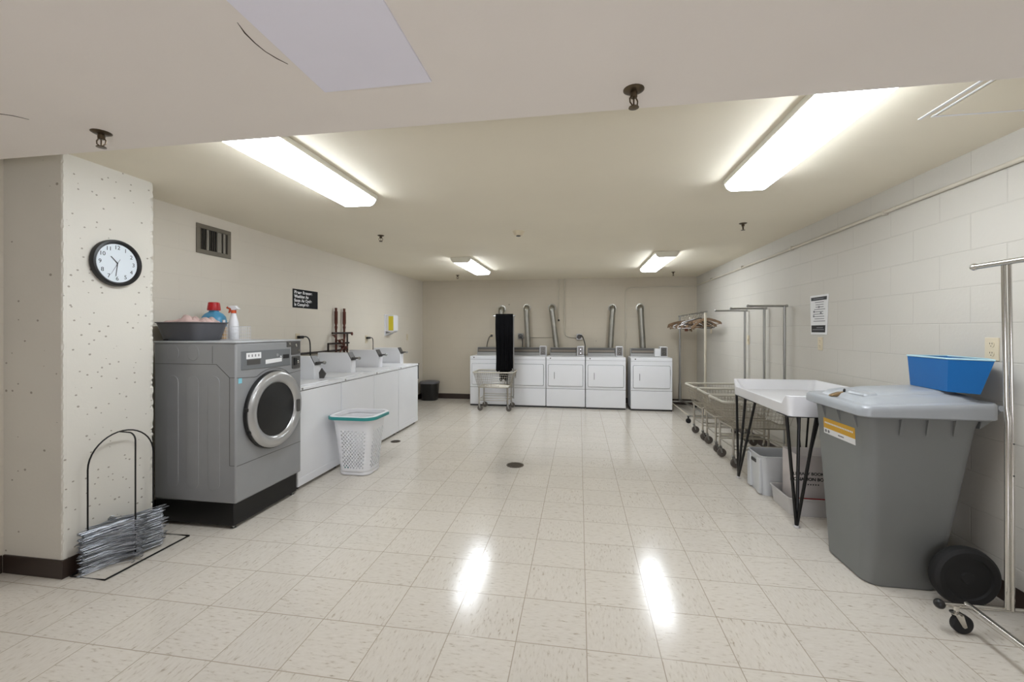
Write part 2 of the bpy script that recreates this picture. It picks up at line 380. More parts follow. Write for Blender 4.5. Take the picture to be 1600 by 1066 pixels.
# ---------------------------------------------------------------- the room
def S(name, mb, m, bevel=0.0):
    o = mb.build(name, m, None, bevel, world=False); return struct(o)
T = 0.12
S('floor', MB().box(-3.4, YF - T, -0.1, 2.35, YB + T, 0), M_floor)
S('ceiling', MB().box(-3.4, YS, ZC, 2.35, YB + T, ZC + T), M_ceil)
S('ceiling_front', MB().box(-3.4, YF - T, ZS, 2.35, YS, ZC + T), M_soff, 0.006)
S('wall_left', MB().box(XL - T, 1.9, 0, XL, YB + T, ZC), M_walll)
S('wall_left_front', MB().box(-3.195 - T, YF - T, 0, -3.195, 1.9, ZC), M_walll)
S('wall_back', MB().box(XL, YB, 0, XR, YB + T, ZC), M_wally)
S('wall_right', MB().box(XR, YF - T, 0, XR + T, YB + T, ZC), M_wallx)
S('wall_front', MB().box(-3.3, YF - T, 0, -1.1, YF, ZC).box(1.1, YF - T, 0, XR, YF, ZC).box(-1.1, YF - T, 2.1, 1.1, YF, ZC), M_walll)  # unseen wall, with an opening added to let the fill light in
# cast concrete column with ragged corners
mb = MB(); rings = []
nz = 150
for i in range(nz + 1):
    z = ZC * i / nz
    def j(a): 
        return max(0, random.gauss(0, a)) if random.random() < 0.75 else random.random() * a * 2.2
    a, b_ = j(0.0022), j(0.0035)
    rings.append([(-3.3, 1.895, z), (-2.80 , 1.895, z), (-2.79 - 0.002 , 1.895 + a + 0.003, z), (-2.79, 1.915, z), (-2.79, 2.37, z), (-2.79 - 0.002 - b_, 2.395 - b_, z), (-2.81, 2.395, z), (-3.3, 2.395, z)])
    if random.random() < 0.10:
        rings[-1][1] = (-2.80 - random.random() * 0.006, 1.895, z)
mb.loft(rings)
o = struct(mb.build('wall_column', M_conc, None, flat=True))
# cove base
def basebd(name, x0, y0, x1, y1):
    S(name, MB().box(x0, y0, 0, x1, y1, 0.101), M_base, 0.003)
basebd('baseboard_back', XL, YB - 0.008, XR, YB)
basebd('baseboard_left', XL, 2.40, XL + 0.008, YB - 0.008)
basebd('baseboard_right', XR - 0.008, YF, XR, YB - 0.008)
basebd('baseboard_left_front', -3.195, YF, -3.187, 1.886)
mb = MB(); mb.prism([(-3.187, 1.887), (-2.782, 1.887), (-2.782, 2.403), (-2.80, 2.403), (-2.80, 1.905), (-3.187, 1.905)], 2, 0, 0.101)
S('baseboard_column', mb, M_base, 0.002)
# white patch let into the lower ceiling, and cracks in the paint beside it
S('trim_1', MB().box(-0.882, 0.35, ZS - 0.006, -0.49, 1.362, ZS + 0.002), M_patch, 0.002)
def crack(name, pts, w):
    mb = MB()
    L_ = [(p[0] - w * (math.sin(i * 1.7) * .4 + .8) * (0.25 if i in (0, len(pts) - 1) else 1), p[1]) for i, p in enumerate(pts)]
    R_ = [(p[0] + w * 0.6 * (0.25 if i in (0, len(pts) - 1) else 1), p[1]) for i, p in enumerate(pts)]
    mb.prism(L_ + R_[::-1], 2, ZS - 0.0012, ZS + 0.001)
    S(name, mb, M_crack)
crack('trim_2', [(-0.921, 1.02), (-0.932, 1.06), (-0.936, 1.10), (-0.934, 1.14), (-0.922, 1.175), (-0.908, 1.205)], 0.0022)
crack('trim_3', [(-2.30, 1.285), (-2.23, 1.30), (-2.19, 1.325), (-2.165, 1.36)], 0.004)
# access panel in the upper ceiling near the right wall
mb = MB()
for x0, y0, x1, y1 in ((1.545, YS, 1.557, 2.222), (1.585, YS, 1.594, 2.205), (1.594, 2.198, 2.0, 2.205)):
    mb.box(x0, y0, ZC - 0.004, x1, y1, ZC + 0.001)
S('trim_4', mb, M_wplast)
S('trim_5', MB().box(1.60, YS + 0.01, ZC - 0.003, 1.995, 2.192, ZC + 0.001), M_ceil)

# ---------------------------------------------------------------- ceiling lamps
def lamp_fixture(x, y0, y1, label, loc_first=None):
    t = thing('ceiling_light', label, 'ceiling light', (x, (y0 + y1) / 2, ZC - 0.085), 0, 'wraparound fluorescent ceiling lights')
    L_ = (y1 - y0) / 2
    h = MB().box(-0.143, -L_, 0.054, 0.143, L_, 0.0849); h.build('housing', M_cap, t, 0.004)
    prof = [(-0.134, 0.0545), (-0.133, 0.048), (-0.122, 0.028), (-0.105, 0.014), (-0.09, 0.010), (0.09, 0.010), (0.105, 0.014), (0.122, 0.028), (0.133, 0.048), (0.134, 0.0545)]
    d = MB().prism(prof, 1, -L_ + 0.012, L_ - 0.012); d.build('diffuser', M_lamp, t)
    for s in (-1, 1):
        e = MB(); e.prism([(a * 1.012, b_ * 1.0 - (0.001 if b_ < 0.05 else -0.004)) for a, b_ in prof], 1, s * (L_ - 0.012), s * L_)
        e.build('end_cap', M_cap, t, 0.002)
    return t
lamp_fixture(1.07, 1.69, 2.94, 'long lit fluorescent light by the lower ceiling, on the right wall side')
lamp_fixture(-1.585, 1.69, 2.87, 'long lit fluorescent light by the lower ceiling, on the column side')
lamp_fixture(-1.56, 5.45, 6.72, 'lit fluorescent light far down the ceiling, towards the hanging black cloth')
lamp_fixture(1.07, 5.44, 6.80, 'lit fluorescent light far down the ceiling, in front of the separate last dryer')

# ---------------------------------------------------------------- sprinklers, smoke detector
def sprinkler(x, y, zc, label, rz=0.0, fl=0.034):
    t = thing('fire_sprinkler', label, 'sprinkler', (x, y, zc), rz, 'pendent fire sprinklers')
    MB().lathe([(0.012, -0.010), (fl * 0.7, -0.008), (fl, -0.002), (fl, 0.0)], n=20).build('escutcheon', M_bronze, t)
    MB().lathe([(0.009, -0.03), (0.012, -0.028), (0.013, -0.018), (0.011, -0.006)], n=10).build('body', M_bronze, t)
    f = MB()
    for s in (-1, 1): f.tube([(s * 0.010, 0, -0.024), (s * 0.019, 0, -0.036), (s * 0.018, 0, -0.048), (s * 0.003, 0, -0.06)], 0.0028, 6)
    f.tube([(0, 0, -0.03), (0, 0, -0.058)], 0.003, 6); f.build('frame_arms', M_bronze, t)
    MB().lathe([(0.003, -0.066), (0.018, -0.064), (0.017, -0.061), (0.003, -0.060)], n=14).build('deflector', M_bronze, t)
    return t
sprinkler(0.188, 1.523, ZS, 'bronze fire sprinkler hanging from the lower ceiling in front of the right ceiling light', 0.7, 0.036)
sprinkler(-2.005, 1.498, ZS, 'bronze fire sprinkler hanging from the lower ceiling above the wall clock', 0.2, 0.036)
sprinkler(-2.017, 4.082, ZC, 'small bronze fire sprinkler on the ceiling near the left wall, above the black sign', 0.4)
sprinkler(1.476, 4.137, ZC, 'small bronze fire sprinkler on the ceiling near the right wall, above the wall notice', 1.0)
sprinkler(-2.127, 7.238, ZC, 'tiny bronze fire sprinkler on the ceiling above the lidded black bin', 0.4)
sprinkler(1.555, 7.408, ZC, 'tiny bronze fire sprinkler on the ceiling above the separate last dryer', 0.9)
t = thing('smoke_detector', 'round white smoke detector on the ceiling in the middle of the room', 'smoke detector', (-0.594, 4.137, ZC))
MB().lathe([(0.055, -0.012), (0.062, -0.004), (0.062, 0.0)], n=24).build('base', M_cream, t)
MB().lathe([(0.022, -0.040), (0.040, -0.036), (0.048, -0.024), (0.055, -0.012)], n=24).build('housing', M_cream, t)
MB().lathe([(0.018, -0.048), (0.022, -0.046), (0.022, -0.040)], n=16).build('sensor', M_dgrey, t)

# ---------------------------------------------------------------- wall clock on the column
cy_, cz_, cr_ = 2.157, 1.766, 0.141
t = thing('wall_clock', 'round white-faced wall clock with a black rim hanging on the concrete column', 'clock', (-2.79, cy_, cz_))
MB().lathe([(cr_ * 0.95, 0.0), (cr_, 0.006), (cr_, 0.022), (cr_ * 0.97, 0.032), (cr_ * 0.90, 0.034), (cr_ * 0.835, 0.026), (cr_ * 0.82, 0.018), (cr_ * 0.82, 0.004)], axis='x', n=48, close=True).build('rim', M_black, t)
MB().lathe([(cr_ * 0.82, 0.012), (cr_ * 0.82, 0.0195), (0.001, 0.0195)], axis='x', n=48).build('face', M_face, t)
me_parts = []
for k in range(1, 13):
    a = math.radians(30 * k); r = cr_ * 0.665
    o = text_mesh(str(k), 0.034, M_ink, 'numeral', t, Mx((0.0198, r * math.sin(a), r * math.cos(a)), (0, 1, 0), (0, 0, 1)), align='CENTER', depth=0.0003)
    me_parts.append(o)
def hand(name, ang, l0, l1, w, x):
    a = math.radians(ang); d = (math.sin(a), math.cos(a)); n_ = (d[1], -d[0])
    poly = [(-d[0] * l0 + n_[0] * w, -d[1] * l0 + n_[1] * w), (d[0] * l1 + n_[0] * w * .6, d[1] * l1 + n_[1] * w * .6), (d[0] * l1 - n_[0] * w * .6, d[1] * l1 - n_[1] * w * .6), (-d[0] * l0 - n_[0] * w, -d[1] * l0 - n_[1] * w)]
    MB().prism(poly, 0, x, x + 0.0006).build(name, M_ink, t)
hand('hour_hand', 316, 0.004, 0.052, 0.0030, 0.0210)
hand('minute_hand', 187, 0.004, 0.080, 0.0022, 0.0222)
hand('second_hand', 208, 0.028, 0.078, 0.0009, 0.0234)

# ---------------------------------------------------------------- air vent, sign, outlets on the left wall
t = thing('air_vent', 'grey framed metal air vent with vertical slats high on the left wall', 'vent', (XL, 3.19, 1.99))
def frame_box(mb, x0, x1, y0, z0, y1, z1, w):
    mb.box(x0, y0, z0, x1, y1, z0 + w); mb.box(x0, y0, z1 - w, x1, y1, z1)
    mb.box(x0, y0, z0 + w, x1, y0 + w, z1 - w); mb.box(x0, y1 - w, z0 + w, x1, y1, z1 - w)
f = MB(); frame_box(f, 0, 0.012, -0.172, 0.01, 0.172, 0.255, 0.035); f.build('frame', M_frame, t, 0.002)
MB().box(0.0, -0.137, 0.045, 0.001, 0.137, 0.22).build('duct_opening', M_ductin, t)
for k in range(13):
    y = -0.126 + k * 0.021
    s_ = MB(); tw = -0.0015 if k not in (3, 8, 9, 11) else 0.006
    s_.prism([(0.002, y - tw), (0.011, y + tw), (0.011, y + tw + 0.0018), (0.002, y - tw + 0.0018)], 2, 0.046, 0.219)
    s_.build('slat', M_frame, t)
t = thing('wall_sign', 'black sign with white lettering asking to remove washing, on the left wall', 'sign', (XL, 4.427, 1.61))
MB().box(0, -0.224, 0.0, 0.004, 0.224, 0.208).build('panel', M_signb, t, 0.001)
text_mesh(['Please Remove', 'Washing As', 'Soon As Cycle', 'Is Complete'], 0.046, M_wplast, 'lettering', t, Mx((0.0042, -0.200, 0.104), (0, 1, 0), (0, 0, 1)), 0.98, bold=0.0020)
def outlet_wall(name, x, y, z, nx, label, cat='outlet', w=0.07, h=0.115, m=M_cream, duplex=True, group=None):
    """plate on a side wall; nx = +1 faces +x, -1 faces -x"""
    t = thing(name, label, cat, (x, y, z - h / 2), 0, group)
    MB().box(0, -w / 2, 0, nx * 0.006, w / 2, h).build('plate', m, t, 0.002)
    if duplex:
        for dz in (0.3, 0.7):
            r = MB().lathe([(0.0165, 0.006), (0.0165, 0.0085), (0.001, 0.0085)] if nx > 0 else [(0.0165, -0.006), (0.0165, -0.0085), (0.001, -0.0085)], (0, 0, h * dz), 'x', 18)
            r.build('socket', m, t)
            s_ = MB()
            for dy in (-0.006, 0.006): s_.box(nx * 0.0085, dy - 0.0012, h * dz + 0.001, nx * 0.0092, dy + 0.0012, h * dz + 0.009)
            s_.box(nx * 0.0085, -0.002, h * dz - 0.01, nx * 0.0092, 0.002, h * dz - 0.006); s_.build('slots', M_ink, t)
    else:
        MB().box(nx * 0.006, -0.005, h * 0.38, nx * 0.012, 0.005, h * 0.62).build('toggle', m, t, 0.001)
    return t
oa = outlet_wall('power_outlet', XL, 4.285, 1.265, 1, 'cream outlet with black plug on the left wall behind the big grey washer', m=M_cream)
ob = outlet_wall('power_outlet', XL, 5.83, 1.225, 1, 'cream outlet with black plug on the left wall between pipes and dispenser', m=M_cream)
outlet_wall('light_switch', XL, 7.33, 1.23, 1, 'cream light switch plate on the left wall near the back corner', 'switch', duplex=False)
def cord(pts, t, r=0.006, plug=None):
    MB().tube(smooth(pts), r, 8).build('power_cord', M_black, t, world=True)
    if plug: plug.build('plug', M_black, t, 0.003, world=True)
def smooth(pts, n=6):
    P_ = [Vector(p) for p in pts]; P_ = [P_[0] * 2 - P_[1]] + P_ + [P_[-1] * 2 - P_[-2]]; out = []
    for i in range(1, len(P_) - 2):
        for k in range(n):
            t_ = k / n; a, b_, c, d = P_[i - 1], P_[i], P_[i + 1], P_[i + 2]
            out.append(0.5 * ((2 * b_) + (c - a) * t_ + (2 * a - 5 * b_ + 4 * c - d) * t_ ** 2 + (3 * b_ - a - 3 * c + d) * t_ ** 3))
    out.append(P_[-2]); return out
cord([(XL + 0.045, 4.32, 1.285), (XL + 0.06, 4.37, 1.28), (XL + 0.06, 4.42, 1.22), (XL + 0.05, 4.44, 1.05), (XL + 0.04, 4.44, 0.8)], oa, 0.007,
     MB().box(XL + 0.009, 4.265, 1.265, XL + 0.05, 4.33, 1.297))
cord([(XL + 0.045, 5.86, 1.245), (XL + 0.055, 5.90, 1.243), (XL + 0.055, 5.93, 1.20), (XL + 0.05, 5.94, 1.05), (XL + 0.04, 5.94, 0.8)], ob, 0.006,
     MB().box(XL + 0.009, 5.805, 1.23, XL + 0.05, 5.87, 1.26))
# soap dispenser with yellow label
t = thing('soap_dispenser', 'white wall dispenser with a bright yellow label above the far white washers', 'dispenser', (XL, 6.50, 1.27))
MB().box(0, -0.09, 0.0, 0.012, 0.09, 0.345).build('back_plate', M_wplast, t, 0.003)
p = MB().prism([(0.012, 0.07), (0.13, 0.05), (0.165, 0.08), (0.165, 0.32), (0.15, 0.335), (0.012, 0.335)], 1, -0.075, 0.075); p.build('housing', M_wplast, t, 0.006)
lab(MB().box(0.070, -0.0765, 0.085, 0.150, -0.0752, 0.315).build('label_sticker', M_yellow2, t), 'bright yellow label')
p = MB().prism([(0.012, 0.0), (0.05, 0.015), (0.11, 0.045), (0.09, 0.05), (0.012, 0.045)], 1, -0.05, 0.05); p.build('push_bar', M_tote, t, 0.002)
# copper supply pipes
t = thing('water_pipes', 'reddish brown copper water pipes and valves on the left wall above the white washers', 'pipes', (XL, 5.08, 0.6))
px = XL + 0.036
for y, m_, nm in ((4.986, M_copper, 'riser'), (5.178, M_copper, 'riser')):
    MB().tube([(px, y, 0.9), (px, y, 1.36), (px, y, 1.40), (px, y, 1.42), (px, y, 1.45), (px, y, 1.60), (px, y, 1.605), (px, y, 1.645)], [0.013, 0.013, 0.019, 0.013, 0.021, 0.021, 0.015, 0.015], 12).build(nm, m_, t, world=True)
MB().tube([(px + 0.02, 4.87, 1.322), (px + 0.02, 5.33, 1.322)], 0.013, 10).build('manifold', M_dpipe, t, world=True)
MB().tube([(px + 0.01, 4.80, 0.95), (px + 0.01, 4.80, 1.19), (px + 0.01, 5.27, 1.19)], 0.013, 10).build('manifold', M_dpipe, t, world=True)
MB().tube([(px, 4.10, 1.095), (px, 5.15, 1.10)], 0.012, 10).build('supply_line', M_dpipe, t, world=True)
MB().tube([(px + 0.01, 5.235, 0.9), (px + 0.01, 5.235, 1.19), (px + 0.01, 5.235, 1.32)], 0.011, 8).build('riser', M_dpipe, t, world=True)
for y, z in ((4.905, 1.295), (5.0, 1.23), (5.10, 1.235), (5.30, 1.322), (5.06, 1.15), (5.16, 1.14)):
    v = MB(); v.lathe([(0.016, 0), (0.024, 0.008), (0.024, 0.014), (0.010, 0.02)], (px + 0.03, y, z - 0.01), 'x', 12); v.tube([(px, y, z), (px + 0.035, y, z)], 0.008, 6)
    v.build('valve', M_copper, t, world=True)
hs = MB(); hs.tube(smooth([(px + 0.03, 5.0, 1.22), (px + 0.07, 5.04, 1.17), (px + 0.05, 5.10, 1.12), (px + 0.06, 5.17, 1.05), (px + 0.04, 5.2, 0.9)]), 0.008, 8)
hs.tube(smooth([(px + 0.03, 5.10, 1.22), (px + 0.06, 5.08, 1.15), (px + 0.06, 5.0, 1.10), (px + 0.03, 4.95, 1.0), (px + 0.03, 4.93, 0.88)]), 0.008, 8)
hs.build('hoses', M_copper, t, world=True)

# ---------------------------------------------------------------- big front loading washer
BX0, BX1, BY0, BY1, BZ0, BZ1 = -2.955, -2.305, 2.54, 3.222, 0.175, 1.283
t = thing('front_load_washer', 'large silver grey front loading washer on a black plinth beside the concrete column', 'washing machine', ((BX0 + BX1) / 2, (BY0 + BY1) / 2, 0))
BW = t
body = MB().box(BX0, BY0, BZ0, BX1, BY1, BZ1 - 0.012).build('body', M_grey, t, 0.012, 3, world=True)
MB().box(BX0 - 0.002, BY0 - 0.004, BZ1 - 0.014, BX1 + 0.004, BY1 + 0.002, BZ1).build('top_panel', M_steel if False else mat('light_grey_top', (172, 174, 176), 0.35, var=0.03), t, 0.005, world=True)
def stadium(a0, b0, a1, b1, n=10):
    r = (a1 - a0) / 2; c = (a0 + a1) / 2; pts = []
    for i in range(n + 1): th = PI * i / n; pts.append((c + r * math.cos(th), b1 - r + r * math.sin(th)))
    for i in range(n + 1): th = PI + PI * i / n; pts.append((c + r * math.cos(th), b0 + r + r * math.sin(th)))
    return pts
for a0, a1 in ((-2.850, -2.755), (-2.688, -2.593), (-2.522, -2.427)):
    MB().prism(stadium(a0, 0.262, a1, 1.045), 1, BY0 - 0.003, BY0 + 0.004).build('pressed_rib', M_grey, body, 0.0025, 3, world=True)
for a0, a1 in ((-2.845, -2.752), (-2.683, -2.592)):
    MB().prism(stadium(a0, 1.150, a1, 1.256), 1, BY0 - 0.003, BY0 + 0.004).build('pressed_rib', M_grey, body, 0.0025, 3, world=True)
# seams of the side sheet
sm = MB(); ys0, ys1 = BY0 - 0.0012, BY0 + 0.001
def seamline(mb, pts, w=0.0016):
    for (a, b_), (c, d) in zip(pts, pts[1:]):
        L_ = math.hypot(c - a, d - b_); nx, nz_ = -(d - b_) / L_ * w, (c - a) / L_ * w
        mb.prism([(a + nx, b_ + nz_), (c + nx, d + nz_), (c - nx, d - nz_), (a - nx, b_ - nz_)], 1, ys0, ys1)
seamline(sm, [(BX0 + 0.01, 1.125), (-2.455, 1.125), (-2.352, 1.035), (-2.352, 0.435), (BX1 - 0.01, 0.435)])
seamline(sm, [(-2.352, 1.035), (BX1 - 0.008, 1.035)]); seamline(sm, [(-2.585 + .1, 1.25), (-2.585 + .1, 1.13)], 0.001)
sm.build('seam', M_dgrey, body, world=True)
fx = BX1
# front seams
def fseam(mb, pts, w=0.0017):
    for (a, b_), (c, d) in zip(pts, pts[1:]):
        L_ = math.hypot(c - a, d - b_); ny, nz_ = -(d - b_) / L_ * w, (c - a) / L_ * w
        mb.prism([(a + ny, b_ + nz_), (c + ny, d + nz_), (c - ny, d - nz_), (a - ny, b_ - nz_)], 0, fx - 0.002, fx + 0.0012)
fs = MB()
arcp = [(2.895 + 0.31 * math.cos(math.radians(a)), 0.762 + 0.31 * math.sin(math.radians(a))) for a in range(122, 56, -6)]
fseam(fs, [(BY0 + 0.008, 1.033), (arcp[0][0] - 0.03, 1.022)] + arcp + [(arcp[-1][0] + 0.03, 1.012), (BY1 - 0.008, 1.025)])
fseam(fs, [(BY0 + 0.008, 0.43), (BY1 - 0.008, 0.43)]); fs.build('seam', M_dgrey, body, world=True)
# door
dy, dz, dr = 2.892, 0.762, 0.289
MB().lathe([(dr - 0.004, 0.0), (dr + 0.004, 0.004), (dr + 0.003, 0.022), (dr - 0.012, 0.03)], (fx, dy, dz), 'x', 64).build('door_seal', M_black, t, world=True)
dring = MB(); prof = [(dr - 0.006, 0.012), (dr - 0.004, 0.034), (dr - 0.016, 0.046), (dr - 0.032, 0.052), (dr - 0.055, 0.052), (dr - 0.075, 0.046), (0.203, 0.034), (0.196, 0.022), (0.196, 0.012)]
k = 72; vs = []
for r, h in prof:
    for j_ in range(k):
        a = 2 * PI * j_ / k; vs.append((fx + h, dy + r * math.cos(a), dz + r * math.sin(a)))
fs_ = []
for i in range(len(prof)):
    for j_ in range(k):
        i2 = (i + 1) % len(prof); fs_.append((i * k + j_, i * k + (j_ + 1) % k, i2 * k + (j_ + 1) % k, i2 * k + j_))
dring.add(vs, fs_)
door = dring.build('door', mat('satin_aluminium', (186, 186, 186), 0.3, 0.75, var=0.05), t, world=True)
MB().lathe([(0.199, 0.024), (0.185, 0.020), (0.15, 0.006), (0.10, -0.0), (0.04, -0.004 + 0.01), (0.001, 0.006)], (fx, dy, dz), 'x', 56, close=False).build('porthole_glass', M_glassd, door, world=True)
MB().prism(rrect(3.100, 0.70, 3.135, 0.80, 0.008), 0, fx + 0.045, fx + 0.056).build('handle', M_dgrey, door, 0.002, world=True)
for a in (172, 205):
    yy, zz = dy + (dr + 0.0) * math.cos(math.radians(a)), dz + dr * math.sin(math.radians(a))
    MB().box(fx + 0.008, yy - 0.009, zz - 0.012, fx + 0.036, yy + 0.009, zz + 0.012).build('hinge', M_black, door, 0.003, world=True)
# control panel
pn = MB().prism([(2.585, 1.082), (3.083, 1.078), (3.083, 1.212), (2.585, 1.212)], 0, fx - 0.002, fx + 0.0035).build('control_panel', M_greyd, t, 0.002, world=True)
lab(MB().box(fx + 0.003, 2.628, 1.156, fx + 0.0048, 2.767, 1.199).build('instruction_label', M_paper, pn, world=True), 'white label with small symbols')
gl = MB()
for k_ in range(4): gl.box(fx + 0.0048, 2.645 + k_ * 0.031, 1.169, fx + 0.0053, 2.655 + k_ * 0.031, 1.187)
gl.build('symbols', M_inkg, pn, world=True)
MB().box(fx + 0.003, 2.635, 1.113, fx + 0.0048, 2.760, 1.15).build('dark_label', M_dgrey, pn, world=True)
lab(MB().prism([(2.812, 1.108), (2.985, 1.116), (2.985, 1.146), (2.812, 1.140)], 0, fx + 0.003, fx + 0.0048).build('instruction_label', M_paper, pn, world=True), 'white label strip')
MB().box(fx + 0.003, 2.999, 1.137, fx + 0.005, 3.068, 1.168).build('display', M_black, pn, world=True)
MB().lathe([(0.006, 0.003), (0.006, 0.008), (0.001, 0.009)], (fx, 2.972, 1.155), 'x', 12).build('start_button', M_wplast, pn, world=True)
MB().lathe([(0.012, 0.003), (0.012, 0.007), (0.001, 0.008)], (fx, 2.935, 1.168), 'x', 16).build('cycle_knob', M_grey, pn, world=True)
cb = MB().prism([(3.045, 1.225), (3.098, 1.225), (3.098, 1.160), (3.205, 1.166), (3.205, 1.270), (3.045, 1.270)], 0, fx - 0.001, fx + 0.006).build('coin_box', M_dgrey, t, 0.002, world=True)
for y_, z_, r_ in ((3.072, 1.25, 0.009), (3.15, 1.235, 0.012), (3.18, 1.195, 0.007)):
    MB().lathe([(r_, 0.005), (r_, 0.011), (r_ * .3, 0.013)], (fx, y_, z_), 'x', 16).build('lock', M_chrome, cb, world=True)
cs_ = MB().prism(rrect(3.105, 1.047, 3.203, 1.148, 0.01), 0, fx - 0.001, fx + 0.007).build('coin_slot_plate', M_dgrey, t, 0.002, world=True)
MB().box(fx + 0.006, 3.118, 1.075, fx + 0.018, 3.150, 1.135).build('coin_slot', M_black, cs_, 0.002, world=True)
MB().lathe([(0.011, 0.006), (0.011, 0.016), (0.004, 0.018)], (fx, 3.165, 1.10), 'x', 16).build('return_button', M_chrome, cs_, world=True)
lab(MB().box(fx - 0.001, 2.562, 0.993, fx + 0.0015, 2.592, 1.028).build('energy_sticker', M_cyan, t, world=True), 'small pale blue sticker')
MB().box(BX0 + 0.01, BY0 + 0.005, 0.022, -2.325, BY1 - 0.03, BZ0).build('plinth', M_blackm, t, 0.004, world=True)
for x_, y_ in ((-2.345, 2.565), (-2.345, 3.165), (-2.92, 2.565), (-2.92, 3.165)):
    MB().lathe([(0.018, 0.0), (0.019, 0.006), (0.008, 0.009), (0.008, 0.03)], (x_, y_, 0), 'z', 12).build('levelling_foot', M_steel, t, world=True)
ZT = BZ1
# things on the washer
t = thing('wash_basin', 'dark grey plastic basin standing on the big grey washer', 'basin', (-2.855, 2.745, ZT))
rg = []
for z, k_, r in ((0.0, 0.76, .05), (0.004, 0.78, .055), (0.125, 0.98, .075), (0.130, 1.03, .08), (0.135, 1.035, .08), (0.134, 0.97, .075), (0.012, 0.77, .05)):
    rg.append([(x, y, z) for x, y in rrect(-0.200 * k_, -0.15 * k_, 0.200 * k_, 0.15 * k_, r)])
MB().loft(rg, True, True).build('bowl', M_basin, t)
# pink cloth heap
def heap(w, d, h, nx, ny, seed, folds=5.0):
    mb = MB(); rnd = random.Random(seed); ph = [rnd.random() * 6 for _ in range(8)]
    vs = []; fs = []
    for j_ in range(ny):
        for i in range(nx):
            u, v = i / (nx - 1) * 2 - 1, j_ / (ny - 1) * 2 - 1
            e = max(0, 1 - u ** 4) * max(0, 1 - v ** 4)
            z = h * (0.55 * e ** .5 + e * (0.16 * math.sin(folds * u + 2.5 * v + ph[0]) + 0.14 * math.sin(folds * 1.9 * u - folds * v + ph[1]) + 0.12 * abs(math.sin(folds * 1.3 * v + 3 * u + ph[2])) + 0.08 * math.sin(13 * u + 9 * v)))
            vs.append((u * w + 0.01 * math.sin(9 * v), v * d + 0.008 * math.sin(11 * u), z))
    for j_ in range(ny - 1):
        for i in range(nx - 1): fs.append((j_ * nx + i, j_ * nx + i + 1, (j_ + 1) * nx + i + 1, (j_ + 1) * nx + i))
    mb.add(vs, fs); return mb
hp = heap(0.162, 0.112, 0.088, 70, 46, 11, 5.5)
o = hp.build('folded_cloth', M_pink, None, solid=0.006); o.location = (-2.855, 2.745, ZT + 0.100)
tag(o, 'crumpled dusty pink cloth heaped in the dark grey basin', 'cloth')
t = thing('detergent_jug', 'light blue detergent jug with a red cap standing on the big grey washer', 'bottle', (-2.917, 2.995, ZT))
rg = []
for z, w in ((0, .080), (.006, .090), (.10, .095), (.15, .096), (.185, .088), (.21, .066), (.225, .038), (.236, .036)):
    rg.append([(x, y, z) for x, y in rrect(-w, -w * .62, w, w * .62, min(w * .55, w * .6))])
MB().loft(rg).build('body', M_jug, t)
hd = MB().tube(smooth([(-0.078, 0, 0.19), (-0.10, 0, 0.17), (-0.10, 0, 0.12), (-0.085, 0, 0.09)]), 0.013, 8); hd.build('handle', M_jug, t)
MB().lathe([(0.046, 0.236), (0.047, 0.245), (0.040, 0.298), (0.034, 0.302), (0.001, 0.302)], n=24).build('cap', M_red, t)
t = thing('wire_basket', 'small white wire basket holding a spray bottle on the big grey washer', 'basket', (-2.718, 2.95, ZT))
wb = MB(); bw_, bd_, bh_ = 0.100, 0.085, 0.102
for k_ in range(5):
    z = 0.003 + bh_ * k_ / 4; wb.tube([(-bw_, -bd_, z), (bw_, -bd_, z), (bw_, bd_, z), (-bw_, bd_, z)], 0.0016 if k_ < 4 else 0.0028, 6, closed=True)
for k_ in range(13):
    x = -bw_ + 2 * bw_ * k_ / 12
    wb.tube([(x, -bd_, bh_ + .003), (x, -bd_, 0.003), (x, bd_, 0.003), (x, bd_, bh_ + .003)], 0.0014, 5)
for k_ in range(1, 8):
    y = -bd_ + 2 * bd_ * k_ / 8
    wb.tube([(-bw_, y, bh_ + .003), (-bw_, y, 0.003), (bw_, y, 0.003), (bw_, y, bh_ + .003)], 0.0014, 5)
wb.build('wire_cage', M_wplast, t)
t = thing('spray_bottle', 'white spray bottle with an orange red trigger standing in the white wire basket', 'bottle', (-2.705, 2.96, ZT + 0.006))
MB().lathe([(0.03, 0), (0.031, 0.004), (0.031, 0.10), (0.029, 0.13), (0.019, 0.175), (0.014, 0.20), (0.014, 0.215)], n=20, sx=1.3).build('body', M_wplast, t)
MB().lathe([(0.019, 0.205), (0.019, 0.228)], n=16).build('collar', M_orange, t)
MB().prism([(-0.045, 0.252), (-0.04, 0.262), (0.02, 0.266), (0.055, 0.236), (0.03, 0.234), (0.012, 0.228), (-0.012, 0.228), (-0.018, 0.246)], 1, -0.012, 0.012).build('spray_head', M_wplast, t, 0.003)
MB().prism([(-0.062, 0.252), (-0.045, 0.262), (-0.043, 0.246), (-0.018, 0.244), (-0.036, 0.210), (-0.044, 0.206), (-0.036, 0.236), (-0.06, 0.243)], 1, -0.007, 0.007).build('trigger', M_orange, t, 0.002)
t = thing('pump_bottle', 'slim amber bottle standing in the wire basket beside the spray bottle', 'bottle', (-2.775, 2.94, ZT + 0.006))
MB().lathe([(0.018, 0), (0.021, 0.004), (0.021, 0.09), (0.012, 0.12)], n=16).build('body', M_amber, t)
MB().lathe([(0.011, 0.12), (0.011, 0.15), (0.008, 0.152)], n=14).build('cap', M_wplast, t)
o = MB().tube(smooth([(-2.945, 2.60, ZT + 0.006), (-2.94, 2.66, ZT + 0.006), (-2.946, 2.72, ZT + 0.006), (-2.94, 2.80, ZT + 0.006), (-2.945, 2.9, ZT + 0.006)]), 0.0055, 8).build('cable', M_black, None, world=True)
tag(o, 'short black cable lying on the back edge of the big grey washer', 'cable')

